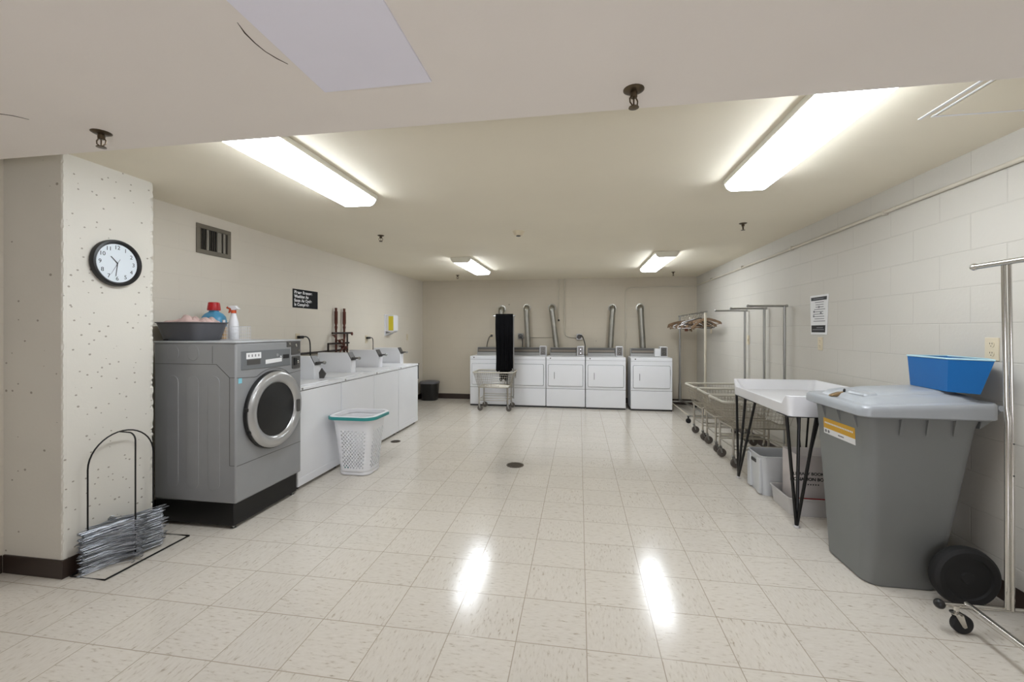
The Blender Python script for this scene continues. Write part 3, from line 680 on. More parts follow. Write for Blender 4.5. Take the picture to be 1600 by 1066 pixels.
# ---------------------------------------------------------------- white top loading washers
def make_washer():
    """origin: floor, back, near side; +x is the front, y runs 0..0.67"""
    t = thing('top_load_washer', '', 'washing machine', (-3.02, 3.235, 0), 0, 'white top loading washers in a row')
    w = 0.669; X1 = 0.672
    MB().box(0.0, 0.003, 0.028, X1, w, 0.838).build('body', M_white, t, 0.006)
    MB().box(X1 - 0.01, 0.006, 0.030, X1 + 0.0015, w - 0.003, 0.098).build('kick_panel', M_white, t, 0.0015)
    MB().box(-0.002, 0.001, 0.842, X1 + 0.006, w + 0.002, 0.870).build('top_panel', M_white, t, 0.006, 3)
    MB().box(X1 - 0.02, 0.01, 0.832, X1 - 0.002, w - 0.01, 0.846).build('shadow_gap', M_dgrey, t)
    MB().prism(rrect(0.13, 0.05, X1 - 0.05, w - 0.13, 0.03), 2, 0.868, 0.879).build('lid', M_white, t, 0.004)
    MB().prism([(0.0, 0.869), (0.075, 0.869), (0.055, 1.055), (0.0, 1.055)], 1, 0.01, w - 0.115).build('backsplash', M_white, t, 0.004)
    cm = MB().prism([(0.035, 0.869), (0.45, 0.869), (0.45, 1.018), (0.405, 1.10), (0.035, 1.10)], 1, w - 0.112, w - 0.006).build('coin_meter', M_white, t, 0.005)
    MB().box(0.449, w - 0.098, 0.885, 0.4525, w - 0.02, 0.998).build('meter_door', M_wplast, cm, 0.002)
    # dark metal face on the chamfer with the coin slide
    MB().prism([(0.4515, 1.012), (0.458, 1.02), (0.412, 1.106), (0.404, 1.102)], 1, w - 0.108, w - 0.010).build('coin_plate', M_dgrey, cm, 0.001)
    sl = MB().box(0.44, w - 0.088, 1.030, 0.515, w - 0.030, 1.046).build('coin_slide', M_dgrey, cm, 0.002)
    MB().lathe([(0.012, 0.515), (0.017, 0.518), (0.017, 0.533), (0.012, 0.537)], (0, w - 0.059, 1.038), 'x', 14).build('slide_knob', M_steel, sl)
    MB().lathe([(0.010, 0.0), (0.010, 0.006), (0.004, 0.007)], (X1 + 0.005, 0.055, 0.856), 'x', 14).build('lock', M_steel, t)
    for x_, y_ in ((0.05, 0.05), (0.62, 0.05), (0.05, 0.62), (0.62, 0.62)):
        MB().lathe([(0.02, 0), (0.02, 0.008), (0.009, 0.012), (0.009, 0.03)], (x_, y_, 0), 'z', 10).build('levelling_foot', M_rubber, t)
    return t
w0 = make_washer()
WL = ['white top loading washer standing against the big grey washer', 'second white top loading washer from the big grey one, behind the laundry basket',
      'white top loading washer third along from the grey one, second from the far end', 'white top loading washer at the far end of the row']
w0['label'] = WL[0]
for k_ in range(1, 4): dup(w0, (-3.02, 3.235 + 0.675 * k_, 0), 0, WL[k_])
# slanted instruction card holder on the first washer's top
last = [o for o in bpy.data.objects if o.get('label') == WL[3]][0]
MB().tube([(0.60, 0.676, 0.862), (0.69, 0.676, 0.862)], 0.006, 8).add([], []).build('side_bracket', M_dgrey, last)
MB().box(0.665, 0.672, 0.64, 0.682, 0.679, 0.862).build('side_bracket', M_dgrey, last, 0.002)
MB().prism([(0.47, 0.94), (0.50, 0.985), (0.545, 0.93), (0.52, 0.882), (0.475, 0.882)], 1, 0.60, 0.612).build('coin_tray', M_dgrey, w0, 0.001)

# ---------------------------------------------------------------- laundry hamper
t = thing('laundry_hamper', 'white perforated laundry basket with a teal band standing on the floor by the white washers', 'laundry basket', (-2.09, 3.80, 0))
def hring(hx, hy, z, r, n=8, zfun=None, cx=0, cy=0):
    return [(cx + x, cy + y, z + (zfun(x, y) if zfun else 0)) for x, y in rrect(-hx, -hy, hx, hy, r, n)]
H_ = 0.555
zf = lambda x, y: 0.018 * (y / 0.2) - 0.0 * x
# body with real openings: build wall quads and skip a pattern of holes
def perforated(levels, n_per, hole):
    """levels: list of (hx, hy, z, r). returns MB of an open shell with holes where hole(i, j) is true (inset ring)"""
    mb = MB()
    def ring(hx, hy, z, r):
        base = rrect(-hx, -hy, hx, hy, r, 10); P2 = [Vector((a, b_)) for a, b_ in base]; P2.append(P2[0])
        d = [0]
        for a, b_ in zip(P2, P2[1:]): d.append(d[-1] + (b_ - a).length)
        out = []
        for k in range(n_per):
            s_ = d[-1] * k / n_per
            for q in range(len(P2) - 1):
                if d[q + 1] >= s_: 
                    f_ = (s_ - d[q]) / max(1e-9, d[q + 1] - d[q]); p = P2[q].lerp(P2[q + 1], f_); break
            out.append((p.x, p.y, z))
        return out
    rings = [ring(*l) for l in levels]
    vs = [p for r in rings for p in r]; fs = []
    for i in range(len(rings) - 1):
        for j_ in range(n_per):
            a, b_, c, d = i * n_per + j_, i * n_per + (j_ + 1) % n_per, (i + 1) * n_per + (j_ + 1) % n_per, (i + 1) * n_per + j_
            if hole(i, j_):
                q = [Vector(vs[k]) for k in (a, b_, c, d)]; cen = sum(q, Vector()) / 4
                base = len(vs); 
                oct_ = []
                for e in range(4):
                    p0, p1 = q[e], q[(e + 1) % 4]
                    for tt in (0.25, 0.75): 
                        m_ = p0.lerp(p1, tt); oct_.append(cen + (m_ - cen) * 0.96)
                vs += [tuple(p) for p in oct_]
                idx = (a, b_, c, d)
                for e in range(4):
                    o0, o1 = base + 2 * e, base + 2 * e + 1
                    fs.append((idx[e], idx[(e + 1) % 4], o1, o0)); fs.append((idx[(e + 1) % 4], base + (2 * e + 2) % 8, o1))
            else: fs.append((a, b_, c, d))
    mb.add(vs, fs); return mb
NP = 72; lv = []; NL = 28
for i in range(NL + 1):
    f_ = i / NL; z = 0.03 + (H_ - 0.05) * f_
    hx, hy = 0.150 + 0.045 * f_ ** 1.1, 0.135 + 0.045 * f_ ** 1.1
    if f_ > 0.93: hx += 0.01 * (f_ - 0.93) / 0.07; hy += 0.01 * (f_ - 0.93) / 0.07
    lv.append((hx, hy, z, 0.075))
def hole(i, j_):
    if i < 2 or i > NL - 7: return False
    k = (j_ * 4 / NP) % 1.0        # position along a quarter
    if (i + j_) % 2: return False
    kk = abs(((j_ + NP / 16) % (NP / 4)) - NP / 8) 
    return kk > 2.0
o = perforated(lv, NP, hole).build('body', M_wplast, t, solid=0.003)
MB().loft([hring(0.135, 0.12, 0.0, 0.07), hring(0.152, 0.137, 0.006, 0.075), hring(0.153, 0.138, 0.034, 0.075)], True, True).build('base', M_wplast, t, 0.002)
rim = MB().loft([hring(0.200, 0.185, H_ - 0.028, 0.085), hring(0.228, 0.208, H_ - 0.022, 0.095), hring(0.230, 0.210, H_ + 0.004, 0.095), hring(0.218, 0.198, H_ + 0.010, 0.09), hring(0.198, 0.182, H_ + 0.006, 0.085), hring(0.196, 0.180, H_ - 0.026, 0.085)], False, False)
rim.f += [(5 * 36 + j_, 5 * 36 + (j_ + 1) % 36, (j_ + 1) % 36, j_) for j_ in range(36)]
rim.build('rim', M_wplast, t)
pts = [Vector(p) for p in hring(0.233, 0.213, H_ - 0.012, 0.098, 10)]
n_ = len(pts)
sel = [p for p in pts]
# the teal grip runs round the front and right of the rim
start = min(range(n_), key=lambda i: (pts[i] - Vector((-0.233, -0.12, H_))).length)
band = []
for k_ in range(n_):
    p = pts[(start + k_) % n_]; band.append(p)
    if p.y > 0.06 and p.x > 0.2: break
bd = MB(); vs = []; fs = []
for p in band:
    d = Vector((p.x, p.y, 0)).normalized()
    for off, dz_ in ((0.0, -0.014), (0.008, -0.012), (0.009, 0.012), (0.0, 0.016)): vs.append((p.x + d.x * off, p.y + d.y * off, p.z + dz_))
for i in range(len(band) - 1):
    for q in range(4): fs.append((i * 4 + q, i * 4 + (q + 1) % 4, i * 4 + 4 + (q + 1) % 4, i * 4 + 4 + q))
fs.append((0, 1, 2, 3)); e = (len(band) - 1) * 4; fs.append((e, e + 1, e + 2, e + 3)); bd.add(vs, fs)
lab(bd.build('grip_band', M_teal, t), 'teal band round the rim')
lab(MB().lathe([(0.034, -0.02), (0.036, -0.012), (0.036, 0.012), (0.034, 0.02)], (-0.105, -0.085, 0.037), 'y', 20).build('wheel', M_teal, t, 0.003), 'teal wheel')

# ---------------------------------------------------------------- drains
def drain(x, y, r, label):
    t = thing('floor_drain', label, 'drain', (x, y, 0.0), 0, 'floor drains')
    MB().lathe([(r, 0.0), (r, 0.0025), (r * .86, 0.003), (r * .84, 0.001)], n=32).build('ring', M_drain, t)
    g = MB()
    for k_ in range(-4, 5):
        c = r * .84 * math.sqrt(max(0, 1 - (k_ / 4.6) ** 2)); g.box(-c, k_ * r * .19 - r * .055, 0.001, c, k_ * r * .19 + r * .055, 0.0028)
    g.build('grate', M_drain, t)
    return t
drain(-0.637, 4.206, 0.088, 'round iron floor drain in the middle of the tiled floor')
drain(-2.215, 4.871, 0.06, 'round iron floor drain at the foot of the white washers')

# ---------------------------------------------------------------- hanger stacking rack and wire hangers by the column
t = thing('hanger_rack', 'thin black arched wire hanger rack standing on the floor against the column', 'hanger rack', (-2.66, 2.16, 0))
MB().tube([(-2.766, 1.915, 0.0052), (-2.54, 1.915, 0.0052), (-2.54, 2.415, 0.0052), (-2.766, 2.415, 0.0052)], 0.005, 8, closed=True).build('base', M_blackm, t, world=True)
ax = -2.735
pts = [(ax, 1.975, 0.006), (ax, 1.975, 0.57)] + [(ax, 2.16 - 0.185 * math.cos(PI * k_ / 20), 0.57 + 0.18 * math.sin(PI * k_ / 20)) for k_ in range(1, 20)] + [(ax, 2.345, 0.57), (ax, 2.345, 0.006)]
MB().tube(pts, 0.0042, 8).build('arch', M_blackm, t, world=True)
pts = [(ax, 2.14, 0.749), (ax + 0.04, 2.14, 0.748)] + [(ax + 0.07 + 0.045 * math.sin(PI / 2 * k_ / 8), 2.14, 0.700 + 0.047 * math.cos(PI / 2 * k_ / 8)) for k_ in range(0, 9)] + [(ax + 0.115, 2.14, 0.6), (ax + 0.115, 2.14, 0.006)]
MB().tube(pts, 0.0042, 8).build('arch', M_blackm, t, world=True)
def wire_hanger():
    mb = MB(); r = 0.0021
    # lies flat: long bar along y, neck and hook towards +x
    P_ = [(-0.055, -0.185, 0), (-0.048, -0.19, 0.001), (0.034, -0.012, 0.001), (0.044, 0, 0.001), (0.034, 0.012, 0.001), (-0.048, 0.19, 0.001), (-0.055, 0.185, 0)]
    mb.tube(P_, r, 5, closed=True)
    hk = [(0.042, 0, 0.001), (0.050, 0, 0.001)] + [(0.066 - 0.016 * math.cos(math.radians(a)), 0.016 * math.sin(math.radians(a)), 0.001) for a in range(20, 230, 30)]
    mb.tube(hk, r, 5); return mb
M_hw = mat('dull_hanger_wire', (176, 180, 188), 0.33, 0.9, var=0.25, scale=30)
o0 = wire_hanger().build('wire_hanger', M_hw); first = True
for k_ in range(96):
    o = o0 if first else o0.copy()
    if not first: C.objects.link(o)
    z = 0.010 + 0.0024 * k_
    if k_ % 3 != 2:
        o.location = (-2.708 + random.gauss(0, 0.005), 2.122 + random.gauss(0, 0.009), z)
        o.rotation_euler = (random.gauss(0, 0.010), random.gauss(0, 0.02), PI - 0.31 + random.gauss(0, 0.04))
    else:
        o.location = (-2.640 + random.gauss(0, 0.008), 2.135 + random.gauss(0, 0.014), z)
        o.rotation_euler = (random.gauss(0, 0.02), random.gauss(0, 0.05), -0.30 + random.gauss(0, 0.10))
    tag(o, 'dull grey wire clothes hanger lying in the stack on the arched rack by the column', 'clothes hanger', 'wire hangers stacked on the arched rack')
    first = False

# ---------------------------------------------------------------- back wall: conduits, ducts, outlets
def conduit(name, pts, r, label, m=M_cart_pole, sm=True):
    o = MB().tube(smooth(pts, 5) if sm else pts, r, 10).build(name, m, None, world=True)
    return tag(o, label, 'conduit')
M_cond = mat('painted_conduit', (200, 193, 178), 0.5, var=0.05)
yc = YB - 0.016
t = thing('wall_conduit', 'thin straight conduit with a black end dropping from the ceiling beside the third duct', 'conduit', (-0.386, yc, 1.53))
MB().tube([(-0.386, yc, 1.56), (-0.386, yc, ZC)], 0.010, 10).build('pipe', M_cond, t, world=True)
MB().lathe([(0.013, 0.0), (0.015, 0.01), (0.015, 0.03), (0.011, 0.035)], (-0.386, yc, 1.53), 'z', 10).build('end_fitting', M_black, t, world=True)
for z in (1.98, 2.25): MB().box(-0.404, yc - 0.012, z, -0.368, YB, z + 0.014).build('strap', M_cond, t, world=True)
def bend(p0, c, p1, r, n=6):
    """polyline p0 - rounded corner c - p1"""
    a, b_, d = Vector(p0), Vector(c), Vector(p1); u, v = (a - b_).normalized(), (d - b_).normalized()
    s_, e = b_ + u * r, b_ + v * r; return [a] + [s_.lerp(b_, k / n).lerp(b_.lerp(e, k / n), k / n) for k in range(n + 1)] + [d]
conduit('wall_conduit', bend((-0.277, yc, ZC), (-0.277, yc, 1.228), (-0.03, yc, 1.228), 0.13), 0.011, 'painted conduit curving down the back wall to the outlet between the third and fourth ducts', M_cond, False)
conduit('wall_conduit', [(-1.09, yc, 1.226), (-0.44, yc, 1.226)], 0.009, 'short level conduit on the back wall between the second and third ducts', M_cond, False)
conduit('wall_conduit', bend((0.847, yc, 0.6), (0.847, yc, 2.155), (XR - 0.03, yc, 2.155), 0.12), 0.010, 'painted conduit rising behind the last dryers and turning along the top of the back wall', M_cond, False)
t = thing('wall_conduit', 'long painted conduit running along the top of the right wall', 'conduit', (XR - 0.014, 3.3, 2.15))
MB().tube([(XR - 0.014, YB - 0.02, 2.165), (XR - 0.014, 5.0, 2.172), (XR - 0.014, 0.2, 2.19)], 0.012, 10).build('pipe', M_cond, t, world=True)
for y in (7.2, 5.9, 4.6, 3.3): MB().box(XR - 0.03, y - 0.008, 2.158, XR, y + 0.008, 2.196).build('strap', M_cond, t, world=True)
def duct(xt, xb, zt, label):
    t = thing('exhaust_duct', label, 'duct', (xb, 7.99, 0.3), 0, 'dryer exhaust ducts')
    pts = [(xb, 7.99, 0.35), (xt, 7.99, zt - 0.10)]
    r = 0.050
    MB().tube(pts, r, 20).build('pipe', M_duct, t, world=True)
    e = MB(); ep = arc((xt, 7.99 + 0.055, zt - 0.10), 0.055, 180, 90, 8, ((0, 1, 0), (0, 0, 1))) + [(xt, YB - 0.004, zt - 0.045)]
    e.tube(ep, 0.054, 20); e.build('elbow', M_duct, t, world=True)
    MB().tube([(xt - (xt - xb) * 0.02, 7.99, zt - 0.125), (xt, 7.99, zt - 0.095)], 0.054, 20).build('joint_collar', M_duct, t, world=True)
    MB().lathe([(0.054, 0), (0.075, 0.002), (0.075, 0.006), (0.054, 0.006)], (xt, YB - 0.006, zt - 0.045), 'y', 24).build('wall_flange', M_duct, t, world=True)
    return t
duct(-1.485, -1.45, 1.815, 'metal exhaust duct partly hidden behind the hanging black cloth')
duct(-0.995, -0.925, 1.835, 'metal exhaust duct on the back wall just right of the hanging black cloth')
duct(-0.510, -0.33, 1.835, 'metal exhaust duct leaning most, beside the two thin vertical conduits')
duct(0.610, 0.53, 1.82, 'metal exhaust duct leaning left, above the fourth dryer')
duct(1.112, 1.19, 1.825, 'metal exhaust duct above the separate last dryer')
def big_outlet(x, z, label, grp=None):
    t = thing('dryer_outlet', label, 'outlet', (x, YB, z - 0.055), 0, grp)
    MB().box(-0.05, -0.045, 0, 0.05, 0, 0.11).build('box', M_steel, t, 0.004)
    MB().lathe([(0.036, -0.085), (0.044, -0.08), (0.044, -0.045)], (0, 0, 0.055), 'y', 20).build('plug', M_dgrey, t, 0.003)
    return t
oc = big_outlet(-1.115, 1.245, 'round grey dryer plug and outlet box beside the second duct')
od = big_outlet(0.0, 1.235, 'round grey dryer plug and outlet box between the third and fourth ducts')
oe = t = thing('power_outlet', 'small outlet with a plug on the back wall left of the hanging black cloth', 'outlet', (-1.69, YB, 1.19))
MB().box(-0.035, -0.006, 0, 0.035, 0, 0.115).build('plate', M_cream, t, 0.002); MB().box(-0.018, -0.035, 0.04, 0.022, -0.006, 0.085).build('plug', M_dgrey, t, 0.004)
yk = YB - 0.055
cord([(-1.69, yk + 0.01, 1.25), (-1.73, yk, 1.22), (-1.76, yk - 0.02, 1.12), (-1.77, yk - 0.04, 1.0), (-1.77, yk - 0.05, 0.8)], oe, 0.007)
cord([(-1.11, YB - 0.09, 1.24), (-1.08, YB - 0.10, 1.20), (-1.07, YB - 0.1, 1.10), (-1.08, YB - 0.1, 0.9)], oc, 0.008)
cord([(0.02, YB - 0.09, 1.26), (0.06, YB - 0.12, 1.24), (0.105, YB - 0.2, 1.10), (0.105, YB - 0.25, 0.98), (0.10, YB - 0.27, 0.7)], od, 0.009)

# ---------------------------------------------------------------- dryers
def make_dryer():
    """origin at the floor, front centre; faces -y"""
    t = thing('clothes_dryer', '', 'dryer', (0, 7.42, 0), 0, 'white dryers along the back wall')
    h = 0.336
    MB().box(-h, 0, 0.025, h, 0.50, 0.893).build('body', M_white, t, 0.009, 3)
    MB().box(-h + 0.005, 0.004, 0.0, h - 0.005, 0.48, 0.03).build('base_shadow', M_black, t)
    MB().prism([(-h + 0.004, 0.034), (h - 0.004, 0.034), (h - 0.004, 0.333), (-h + 0.004, 0.333)], 1, -0.004, 0.01).build('lower_panel', M_white, t, 0.003)
    MB().box(-h + 0.002, -0.0012, 0.333, h - 0.002, 0.004, 0.339).build('seam', M_dgrey, t)
    MB().box(-h + 0.002, -0.003, 0.835, h - 0.002, 0.006, 0.838).build('seam', M_greyd, t)
    # dark gasket line with the door panel over it
    MB().prism(rrect(-0.302, 0.380, 0.302, 0.762, 0.022), 1, -0.0025, 0.006).build('door_gasket', M_greyd, t)
    d = MB().prism(rrect(-0.296, 0.386, 0.296, 0.756, 0.018), 1, -0.016, -0.001).build('door', M_white, t, 0.004, 3)
    MB().box(-0.198, -0.022, 0.508, -0.188, -0.014, 0.628).build('handle', mat('handle_recess', (150, 150, 152), 0.4), d, 0.002)
    MB().box(-0.1925, -0.0225, 0.520, -0.189, -0.0145, 0.616).build('handle_gap', M_dgrey, d)
    MB().box(0.297, -0.012, 0.60, 0.302, -0.003, 0.70).build('door_hinge', M_dgrey, t)
    MB().lathe([(0.011, -0.006), (0.011, 0.002)], (-0.262, 0, 0.868), 'y', 14).build('lock', M_dgrey, t)
    # console along the back
    cs = MB().prism([(0.375, 0.890), (0.50, 0.890), (0.50, 1.030), (0.425, 1.040), (0.405, 1.030)], 0, -0.295, 0.195).build('console', mat('console_grey', (150, 150, 148), 0.35, 0.3), t, 0.004)
    MB().prism([(0.390, 0.945), (0.404, 1.030), (0.399, 1.032), (0.384, 0.947)], 0, -0.285, 0.187).build('fascia', M_dgrey, cs, 0.001)
    lab(MB().prism([(0.392, 0.962), (0.400, 1.005), (0.3945, 1.006), (0.3865, 0.963)], 0, -0.275, 0.178).build('fascia_strip', mat('bronze_grey_strip', (128, 120, 110), 0.3, 0.5), cs), 'lighter bronze grey strip')
    mk = MB()
    for q in (-0.085, -0.045, -0.03, -0.012): mk.prism([(0.391, 0.978), (0.394, 0.995), (0.3925, 0.995), (0.3895, 0.978)], 0, q, q + 0.012)
    mk.build('markings', M_ink, cs)
    cbx = MB().box(0.200, 0.33, 0.892, 0.322, 0.47, 1.070).build('coin_box', M_wplast, t, 0.006)
    MB().box(0.213, 0.324, 0.905, 0.310, 0.333, 1.055).build('face_plate', mat('coin_plate_grey', (120, 118, 114), 0.3, 0.7), cbx, 0.002)
    for zz, rr in ((1.015, 0.022), (0.945, 0.024)):
        MB().lathe([(rr, 0.318), (rr, 0.326)], (0.262, 0, zz), 'y', 18).build('coin_dial', M_dgrey, cbx)
        MB().lathe([(rr * .4, 0.312), (rr * .4, 0.32)], (0.262, 0, zz), 'y', 12).build('dial_centre', M_chrome, cbx)
    return t
DL = ['white dryer at the left end of the back row, partly behind the wire cart', 'white dryer right of the hanging black cloth, second in the back row',
      'white dryer in the middle of the back row, under the leaning duct', 'white dryer just left of the gap in the back row', 'white dryer standing apart at the right end of the back row']
d0 = make_dryer(); d0.location = (-1.615, 7.43, 0); d0['label'] = DL[0]
for k_, (x, y) in enumerate(((-0.918, 7.425), (-0.236, 7.415), (0.447, 7.40))): dup(d0, (x, y, 0), 0, DL[k_ + 1])
d5 = dup(d0, (1.199, 7.375, 0), 0, DL[4])
lab(MB().box(0.105, 0.30, 0.90, 0.195, 0.385, 1.035).build('notice_card', M_paper, d5), 'white card beside the coin box')

# ---------------------------------------------------------------- lidded bin in the corner
t = thing('waste_bin', 'small black waste bin with a grey lid in the back left corner', 'bin', (-2.885, 7.90, 0))
MB().loft([hring(0.148, 0.125, 0, 0.10), hring(0.155, 0.13, 0.01, 0.105), hring(0.178, 0.148, 0.325, 0.12)]).build('body', M_black, t)
lab(MB().loft([hring(0.186, 0.156, 0.322, 0.125), hring(0.188, 0.158, 0.345, 0.125), hring(0.178, 0.148, 0.362, 0.12), hring(0.09, 0.07, 0.378, 0.06)]).build('lid', mat('bin_lid_grey', (96, 96, 100), 0.4), t, 0.003), 'grey lid')

# ---------------------------------------------------------------- wire laundry carts
def make_cart(name='laundry_cart'):
    """long axis x, hanging pole at +x"""
    t = thing(name, '', 'laundry cart', (0, 0, 0), 0, 'wire laundry carts')
    tx, ty, zt, bx, by, zb = 0.345, 0.235, 0.65, 0.262, 0.195, 0.405
    rp = [(x, y, zt) for x, y in rrect(-tx, -ty, tx, ty, 0.045, 5)]
    lab(MB().tube(rp, 0.0125, 10, closed=True).build('rim', M_beige, t), 'beige vinyl covered rim')
    w = MB(); r = 0.0019
    for k_ in range(1, 6):
        f_ = k_ / 6; x, y, z = bx + (tx - bx) * f_, by + (ty - by) * f_, zb + (zt - zb) * f_
        w.tube([(a, b_, z) for a, b_ in rrect(-x, -y, x, y, 0.04, 3)], r, 5, closed=True)
    nx, ny = 18, 12
    for k_ in range(nx + 1):
        u = -1 + 2 * k_ / nx
        w.tube([(u * tx * .93, -ty, zt), (u * bx, -by, zb), (u * bx, by, zb), (u * tx * .93, ty, zt)], r, 5)
    for k_ in range(ny + 1):
        u = -1 + 2 * k_ / ny
        w.tube([(-tx, u * ty * .9, zt), (-bx, u * by, zb), (bx, u * by, zb), (tx, u * ty * .9, zt)], r, 5)
    w.build('wire_basket', M_wire, t)
    f = MB(); f.tube([(x, y, zb - 0.008) for x, y in rrect(-bx, -by, bx, by, 0.03, 4)], 0.009, 8, closed=True); f.build('basket_frame', M_wire, t)
    for sx in (-1, 1):
        for sy in (-1, 1):
            MB().tube([(sx * 0.245, sy * 0.185, 0.125), (sx * 0.245, sy * 0.185, zb - 0.01)], 0.0105, 10).build('leg', M_wire, t)
            c = MB(); x, y = sx * 0.245, sy * 0.185
            c.lathe([(0.014, 0.108), (0.016, 0.112), (0.016, 0.126)], (x, y, 0), 'z', 10)
            for s_ in (-1, 1): c.prism([(x - 0.012, 0.112), (x + 0.012, 0.112), (x + 0.026, 0.045), (x + 0.012, 0.045)], 1, y + s_ * 0.014 - 0.0015, y + s_ * 0.014 + 0.0015)
            c.box(x - 0.014, y - 0.0155, 0.106, x + 0.014, y + 0.0155, 0.112)
            cc = c.build('caster', M_steel, t)
            MB().lathe([(0.006, -0.012), (0.044, -0.0115), (0.0465, -0.007), (0.0465, 0.007), (0.044, 0.0115), (0.006, 0.012)], (x + 0.019, y, 0.0465), 'y', 20).build('wheel', mat('caster_wheel', (92, 86, 80), 0.55, var=0.1), cc)
    lr = MB()
    for z, yy in ((0.20, 0.185), (0.235, 0.185)):
        lr.tube([(-0.245, -yy, z - 0.02), (0.245, -yy, z - 0.02)], 0.006, 8); lr.tube([(-0.245, yy, z), (0.245, yy, z)], 0.006, 8)
    for x in (-0.245, 0.245): lr.tube([(x, -0.185, 0.20), (x, 0.185, 0.20)], 0.006, 8)
    lr.build('lower_rails', M_wire, t)
    p = MB(); p.tube([(0.315, 0, 0.19), (0.315, 0, 1.600)], 0.0125, 12); p.build('pole', M_steel, t)
    hb = MB(); hb.tube([(0.335, 0, 1.605), (-0.03, 0, 1.605)], 0.0105, 10); hb.sphere((-0.035, 0, 1.607), 0.015); hb.sphere((0.335, 0, 1.607), 0.014)
    hb.build('hanging_bar', M_steel, t)
    br = MB(); br.tube([(0.245, -0.185, 0.205), (0.315, 0, 0.205), (0.245, 0.185, 0.205)], 0.007, 8); br.tube([(bx, 0, zb - 0.008), (0.315, 0, zb - 0.008)], 0.007, 8)
    br.build('pole_bracket', M_wire, t)
    return t
c0 = make_cart(); c0.location = (-1.425, 7.145, 0); c0['label'] = 'wire laundry cart with a black cloth on its hanging bar, in front of the dryers'
cl = ['wire laundry cart along the right wall, the one nearest the back wall', 'middle one of the three wire laundry carts along the right wall', 'wire laundry cart along the right wall, the one half under the white changing table']
for (x, y, rz_), l in zip(((1.748, 5.715, 0.02), (1.752, 5.175, -0.03), (1.742, 4.655, 0.03)), cl): dup(c0, (x, y, 0), rz_, l)
# black garment draped over the bar of the front cart
gx, gy = -1.425 + 0.155, 7.145
mb = MB(); vs = []; fs = []; nu, nv = 33, 40
prof = []
zt_, zb1, zb2 = 1.640, 0.66, 0.70
for side, zbt in ((-1, zb1), (1, zb2)):
    sect = []
    for j_ in range(nv):
        f_ = j_ / (nv - 1); z = zt_ - (zt_ - zbt) * f_ if side == -1 else zt_ - (zt_ - zbt) * f_
        sect.append((side, z, f_))
    prof.append(sect)
cols = prof[0][::-1] + prof[1][1:]
for i, (side, z, f_) in enumerate(cols):
    for k_ in range(nu):
        u = k_ / (nu - 1) * 2 - 1
        w_ = 0.152 - 0.014 * f_ + 0.004 * math.sin(7 * f_)
        amp = min(1, f_ * 2.2) * 0.011
        y = side * (0.014 + 0.030 * min(1, f_ * 3)) * (0 if f_ == 0 else 1) + amp * math.sin(u * 11 + 0.8 * side + 1.2 * f_) + amp * .5 * math.sin(u * 23 + side)
        zz = z + (0.012 * math.sin(u * 9 + side) if f_ > 0.97 else 0)
        vs.append((u * w_, y, zz))
for i in range(len(cols) - 1):
    for k_ in range(nu - 1): fs.append((i * nu + k_, i * nu + k_ + 1, (i + 1) * nu + k_ + 1, (i + 1) * nu + k_))
mb.add(vs, fs)
t = thing('hanging_cloth', 'long black pleated cloth draped over the hanging bar of the cart at the dryers', 'cloth', (gx, gy, 0))
mb.build('drape', M_cloth, t, solid=0.004)
tl = MB(); vs = []; fs = []
for j_ in range(8):
    for k_ in range(17):
        u = k_ / 16; z = 0.70 - 0.20 * j_ / 7 - 0.02 * math.sin(u * 9); w_ = 0.085 - 0.02 * j_ / 7
        vs.append((-0.085 + 2 * w_ * u, 0.0 + 0.012 * math.sin(u * 26), z))
for j_ in range(7):
    for k_ in range(16): fs.append((j_ * 17 + k_, j_ * 17 + k_ + 1, (j_ + 1) * 17 + k_ + 1, (j_ + 1) * 17 + k_))
tl.add(vs, fs).build('trailing_end', M_cloth, t, solid=0.004)

# ---------------------------------------------------------------- clothes rack in the far corner with hangers
t = thing('clothes_rack', 'metal clothes rack full of hangers in the back right corner', 'clothes rack', (1.78, 7.18, 0))
MB().tube([(1.755, 7.83, 0.12), (1.755, 7.83, 1.60)], 0.017, 12).build('upright', M_steel, t, world=True)
MB().tube([(1.755, 7.83, 0.09), (1.755, 7.83, 0.42)], 0.024, 12).build('upright_sleeve', M_steel, t, world=True)
lab(MB().tube([(1.815, 6.52, 0.12), (1.815, 6.52, 1.615)], 0.019, 12).build('upright', M_cart_pole, t, world=True), 'cream upright')
MB().tube([(1.752, 7.88, 1.605), (1.817, 6.46, 1.625)], 0.014, 12).build('rail', M_steel, t, world=True)
MB().tube([(1.56, 7.83, 0.10), (2.02, 7.83, 0.10)], 0.014, 10).build('foot_bar', M_steel, t, world=True)
MB().tube([(1.56, 6.52, 0.10), (2.05, 6.52, 0.10)], 0.014, 10).build('foot_bar', M_steel, t, world=True)
MB().tube([(1.57, 7.83, 0.112), (1.58, 6.52, 0.112)], 0.010, 10).build('side_bar', M_cart_pole, t, world=True)
MB().tube([(1.755, 7.83, 0.135), (1.815, 6.52, 0.135)], 0.014, 10).build('base_rail', M_steel, t, world=True)
for x, y in ((1.575, 7.80), (2.0, 7.80), (1.575, 6.50), (2.03, 6.50)):
    c = MB(); c.lathe([(0.008, 0.06), (0.012, 0.085), (0.012, 0.1)], (x, y, 0), 'z', 8); c.box(x - 0.012, y - 0.014, 0.03, x + 0.012, y - 0.011, 0.07); c.box(x - 0.012, y + 0.011, 0.03, x + 0.012, y + 0.014, 0.07)
    c.lathe([(0.012, -0.009), (0.036, -0.009), (0.036, 0.009), (0.012, 0.009)], (x, y, 0.036), 'y', 16); c.build('caster', M_rubber, t, world=True)
